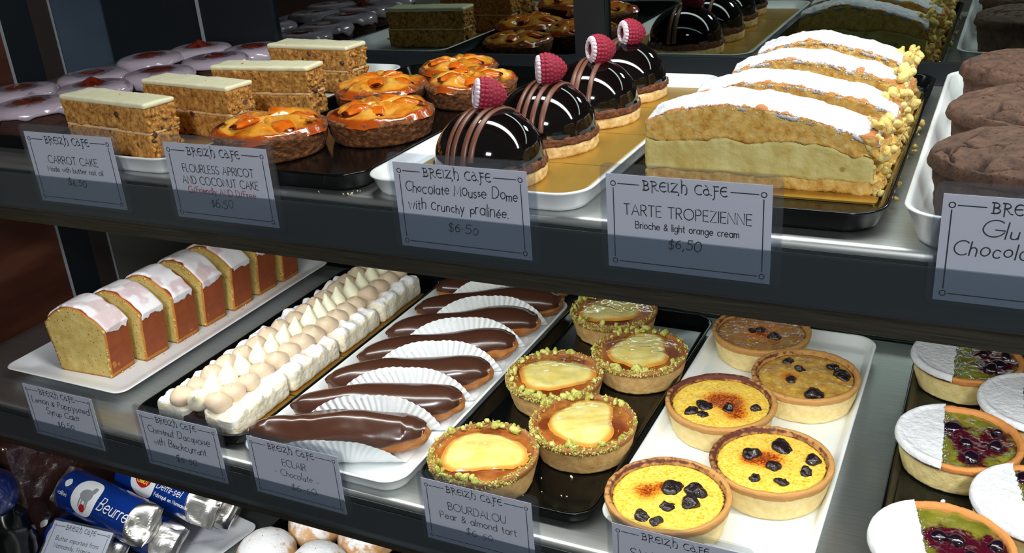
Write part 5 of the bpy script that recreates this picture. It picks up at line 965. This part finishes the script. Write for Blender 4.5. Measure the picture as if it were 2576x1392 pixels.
ticket('price card lettered TARTE TROPEZIENNE, biggest fully visible card', (-0.187, YU, zu + 0.0005), [prt('TARTE TROPEZIENNE', 0.0062, 0.5, 0.0320, 0.775, 0.00052), prt('Brioche & light orange cream', 0.0040, 0.5, 0.0245, 0.630, 0.00046), hand('$6,50', 0.0062, 0.49, 0.0145, 0.200)], seed=4)
ticket('price card starting Glute and Chocolat, cut off by the right photo edge', (-0.018, YU, zu + 0.0030), [hand('Gluten Free', 0.0074, 0.51, 0.0350, 0.620), hand('Chocolate Cake', 0.0074, 0.455, 0.0250, 0.760), hand('$6.50', 0.0066, 0.60, 0.0120, 0.260)], seed=5)
ticket('price card handwritten Lemon & Poppyseed Syrup Cake below the loaf plate', (-0.782, YLO, zl - 0.0006), [hand('Lemon & Poppyseed', 0.0062, 0.5, 0.0365, 0.830), hand('Syrup Cake', 0.0062, 0.5, 0.0265, 0.470), hand('$6.50', 0.0060, 0.5, 0.0150, 0.240)], seed=6)
ticket('price card handwritten Chestnut Dacquoise with Blackcurrant', (-0.637, YLO, zl - 0.0004), [hand('Chestnut Dacquoise', 0.0066, 0.49, 0.0350, 0.780), hand('with Blackcurrant.', 0.0062, 0.48, 0.0235, 0.680), hand('$6 50', 0.0064, 0.52, 0.0110, 0.260)], seed=7)
ticket('price card lettered ECLAIR with faded pen lines, before the front paper case', (-0.515, YLO, zl + 0.0005), [prt('ECLAIR', 0.0064, 0.5, 0.0335, 0.260), hand('- Chocolate -', 0.0056, 0.5, 0.0235, 0.480, FADED), hand('$6-50', 0.0066, 0.56, 0.0115, 0.280, FADED)], seed=8)
ticket('price card lettered BOURDALOU Pear & almond tart', (-0.350, YLO, zl + 0.0001), [prt('BOURDALOU', 0.0066, 0.5, 0.0315, 0.525), prt('Pear & almond tart', 0.0060, 0.5, 0.0225, 0.700, 0.0005), hand('$6 50', 0.0056, 0.5, 0.0125, 0.240, FADED)], sleeve=(0.003, 0.0055, 0.0065), seed=9)
ticket('price card lettered SWEET, mostly below the bottom photo edge', (-0.200, YLO, zl + 0.0004), [prt('SWEET', 0.0078, 0.34, 0.0300, 0.400, 0.0006), hand('$6.50', 0.0056, 0.5, 0.0125, 0.220)], seed=10)
# butter rolls and their card
LW = 0.145
zb = ZD + 0.0056 + RB
butter(-0.855, 0.5510, zb + 0.003, -8, 40, 0.080, 'short blue butter roll at the front, half behind the tilted butter card', 5, [], False)
butter(-0.8330, 0.6045, zb + 0.001, -8, 42, LW * 0.8, 'blue butter roll lying in the bottom row, sloping Beurre lettering near its foil', 3, BW, False)
butter(-0.806, 0.6740, zb + 0.003, -8, 40, LW * 0.8, 'butter roll at the back whose big silver foil end lies at the plate corner', 4, [], False)
butter(-0.8310, 0.5775, zb + 0.0455, -8, 38, LW * 0.86, 'upper blue butter roll with grey cow on its white oval and Beurre in white script', 1, BW + [('vallées', 0.0045, -0.0580, -0.0085, 0.0005)], False)
butter(-0.800, 0.6345, zb + 0.0410, -8, 42, LW * 0.86, 'top rear butter roll with the red and yellow emblem, lettered Demi-sel', 2, [('Demi-sel', 0.0085, 0.0115, -0.0035, 0.0009), ('Fabriqué en Normandie', 0.0042, 0.0105, -0.0125, 0.0007)], True)
ticket('price card lettered Butter imported from Normandy, leaning back on the blue rolls', (-0.8665, 0.5010, ZD + 0.0445), [prt('Butter imported from', 0.0052, 0.5, 0.0330, 0.720, 0.00046, PEN), prt('Normandy, France', 0.0052, 0.46, 0.0245, 0.620, 0.00046, PEN)], rot=(math.radians(-51), 0, math.radians(5)), sleeve=(0.002, 0.003, 0.003), scale=0.9, seed=11)

# loose crumbs
def crumbs(x0, x1, y0, y1, z, n, smax, mat, label, seed):
    rs = np.random.RandomState(seed); g = G()
    for k in range(n):
        q = 0.0004 + smax * rs.rand() ** 3; ball(g, (rs.uniform(x0, x1), rs.uniform(y0, y1), z + q * 0.5), (q * 1.3, q, q * 0.7), 7, 5, tuple(rs.rand(3) * 3))
    o = ob('pastry_crumbs', g.push(lambda V, N: 0.0003 * noise(V, 1500, seed)).mesh('pastry_crumbs', mat)); tag(o, label, 'crumbs', kind='stuff')
crumbs(-0.395, -0.362, 0.4805, 0.4990, ZU, 16, 0.0010, CRUMBS, 'few pale crumbs on the steel between apricot and mousse trays', 1)
crumbs(-0.5475, -0.5405, 0.60, 0.80, ZL + 0.0037, 26, 0.0022, CRUMBS, 'meringue crumbs along the right side of the meringue slices', 2)
crumbs(-0.300, -0.245, 0.535, 0.575, ZL + 0.0036, 6, 0.0010, CRUMBS, 'stray nut crumbs on the black tray before the pear tarts', 3)
crumbs(-0.030, 0.020, 0.605, 0.635, ZL + 0.0036, 7, 0.0016, SUGAR, 'sugar specks on the black tray between the green tarts', 4)
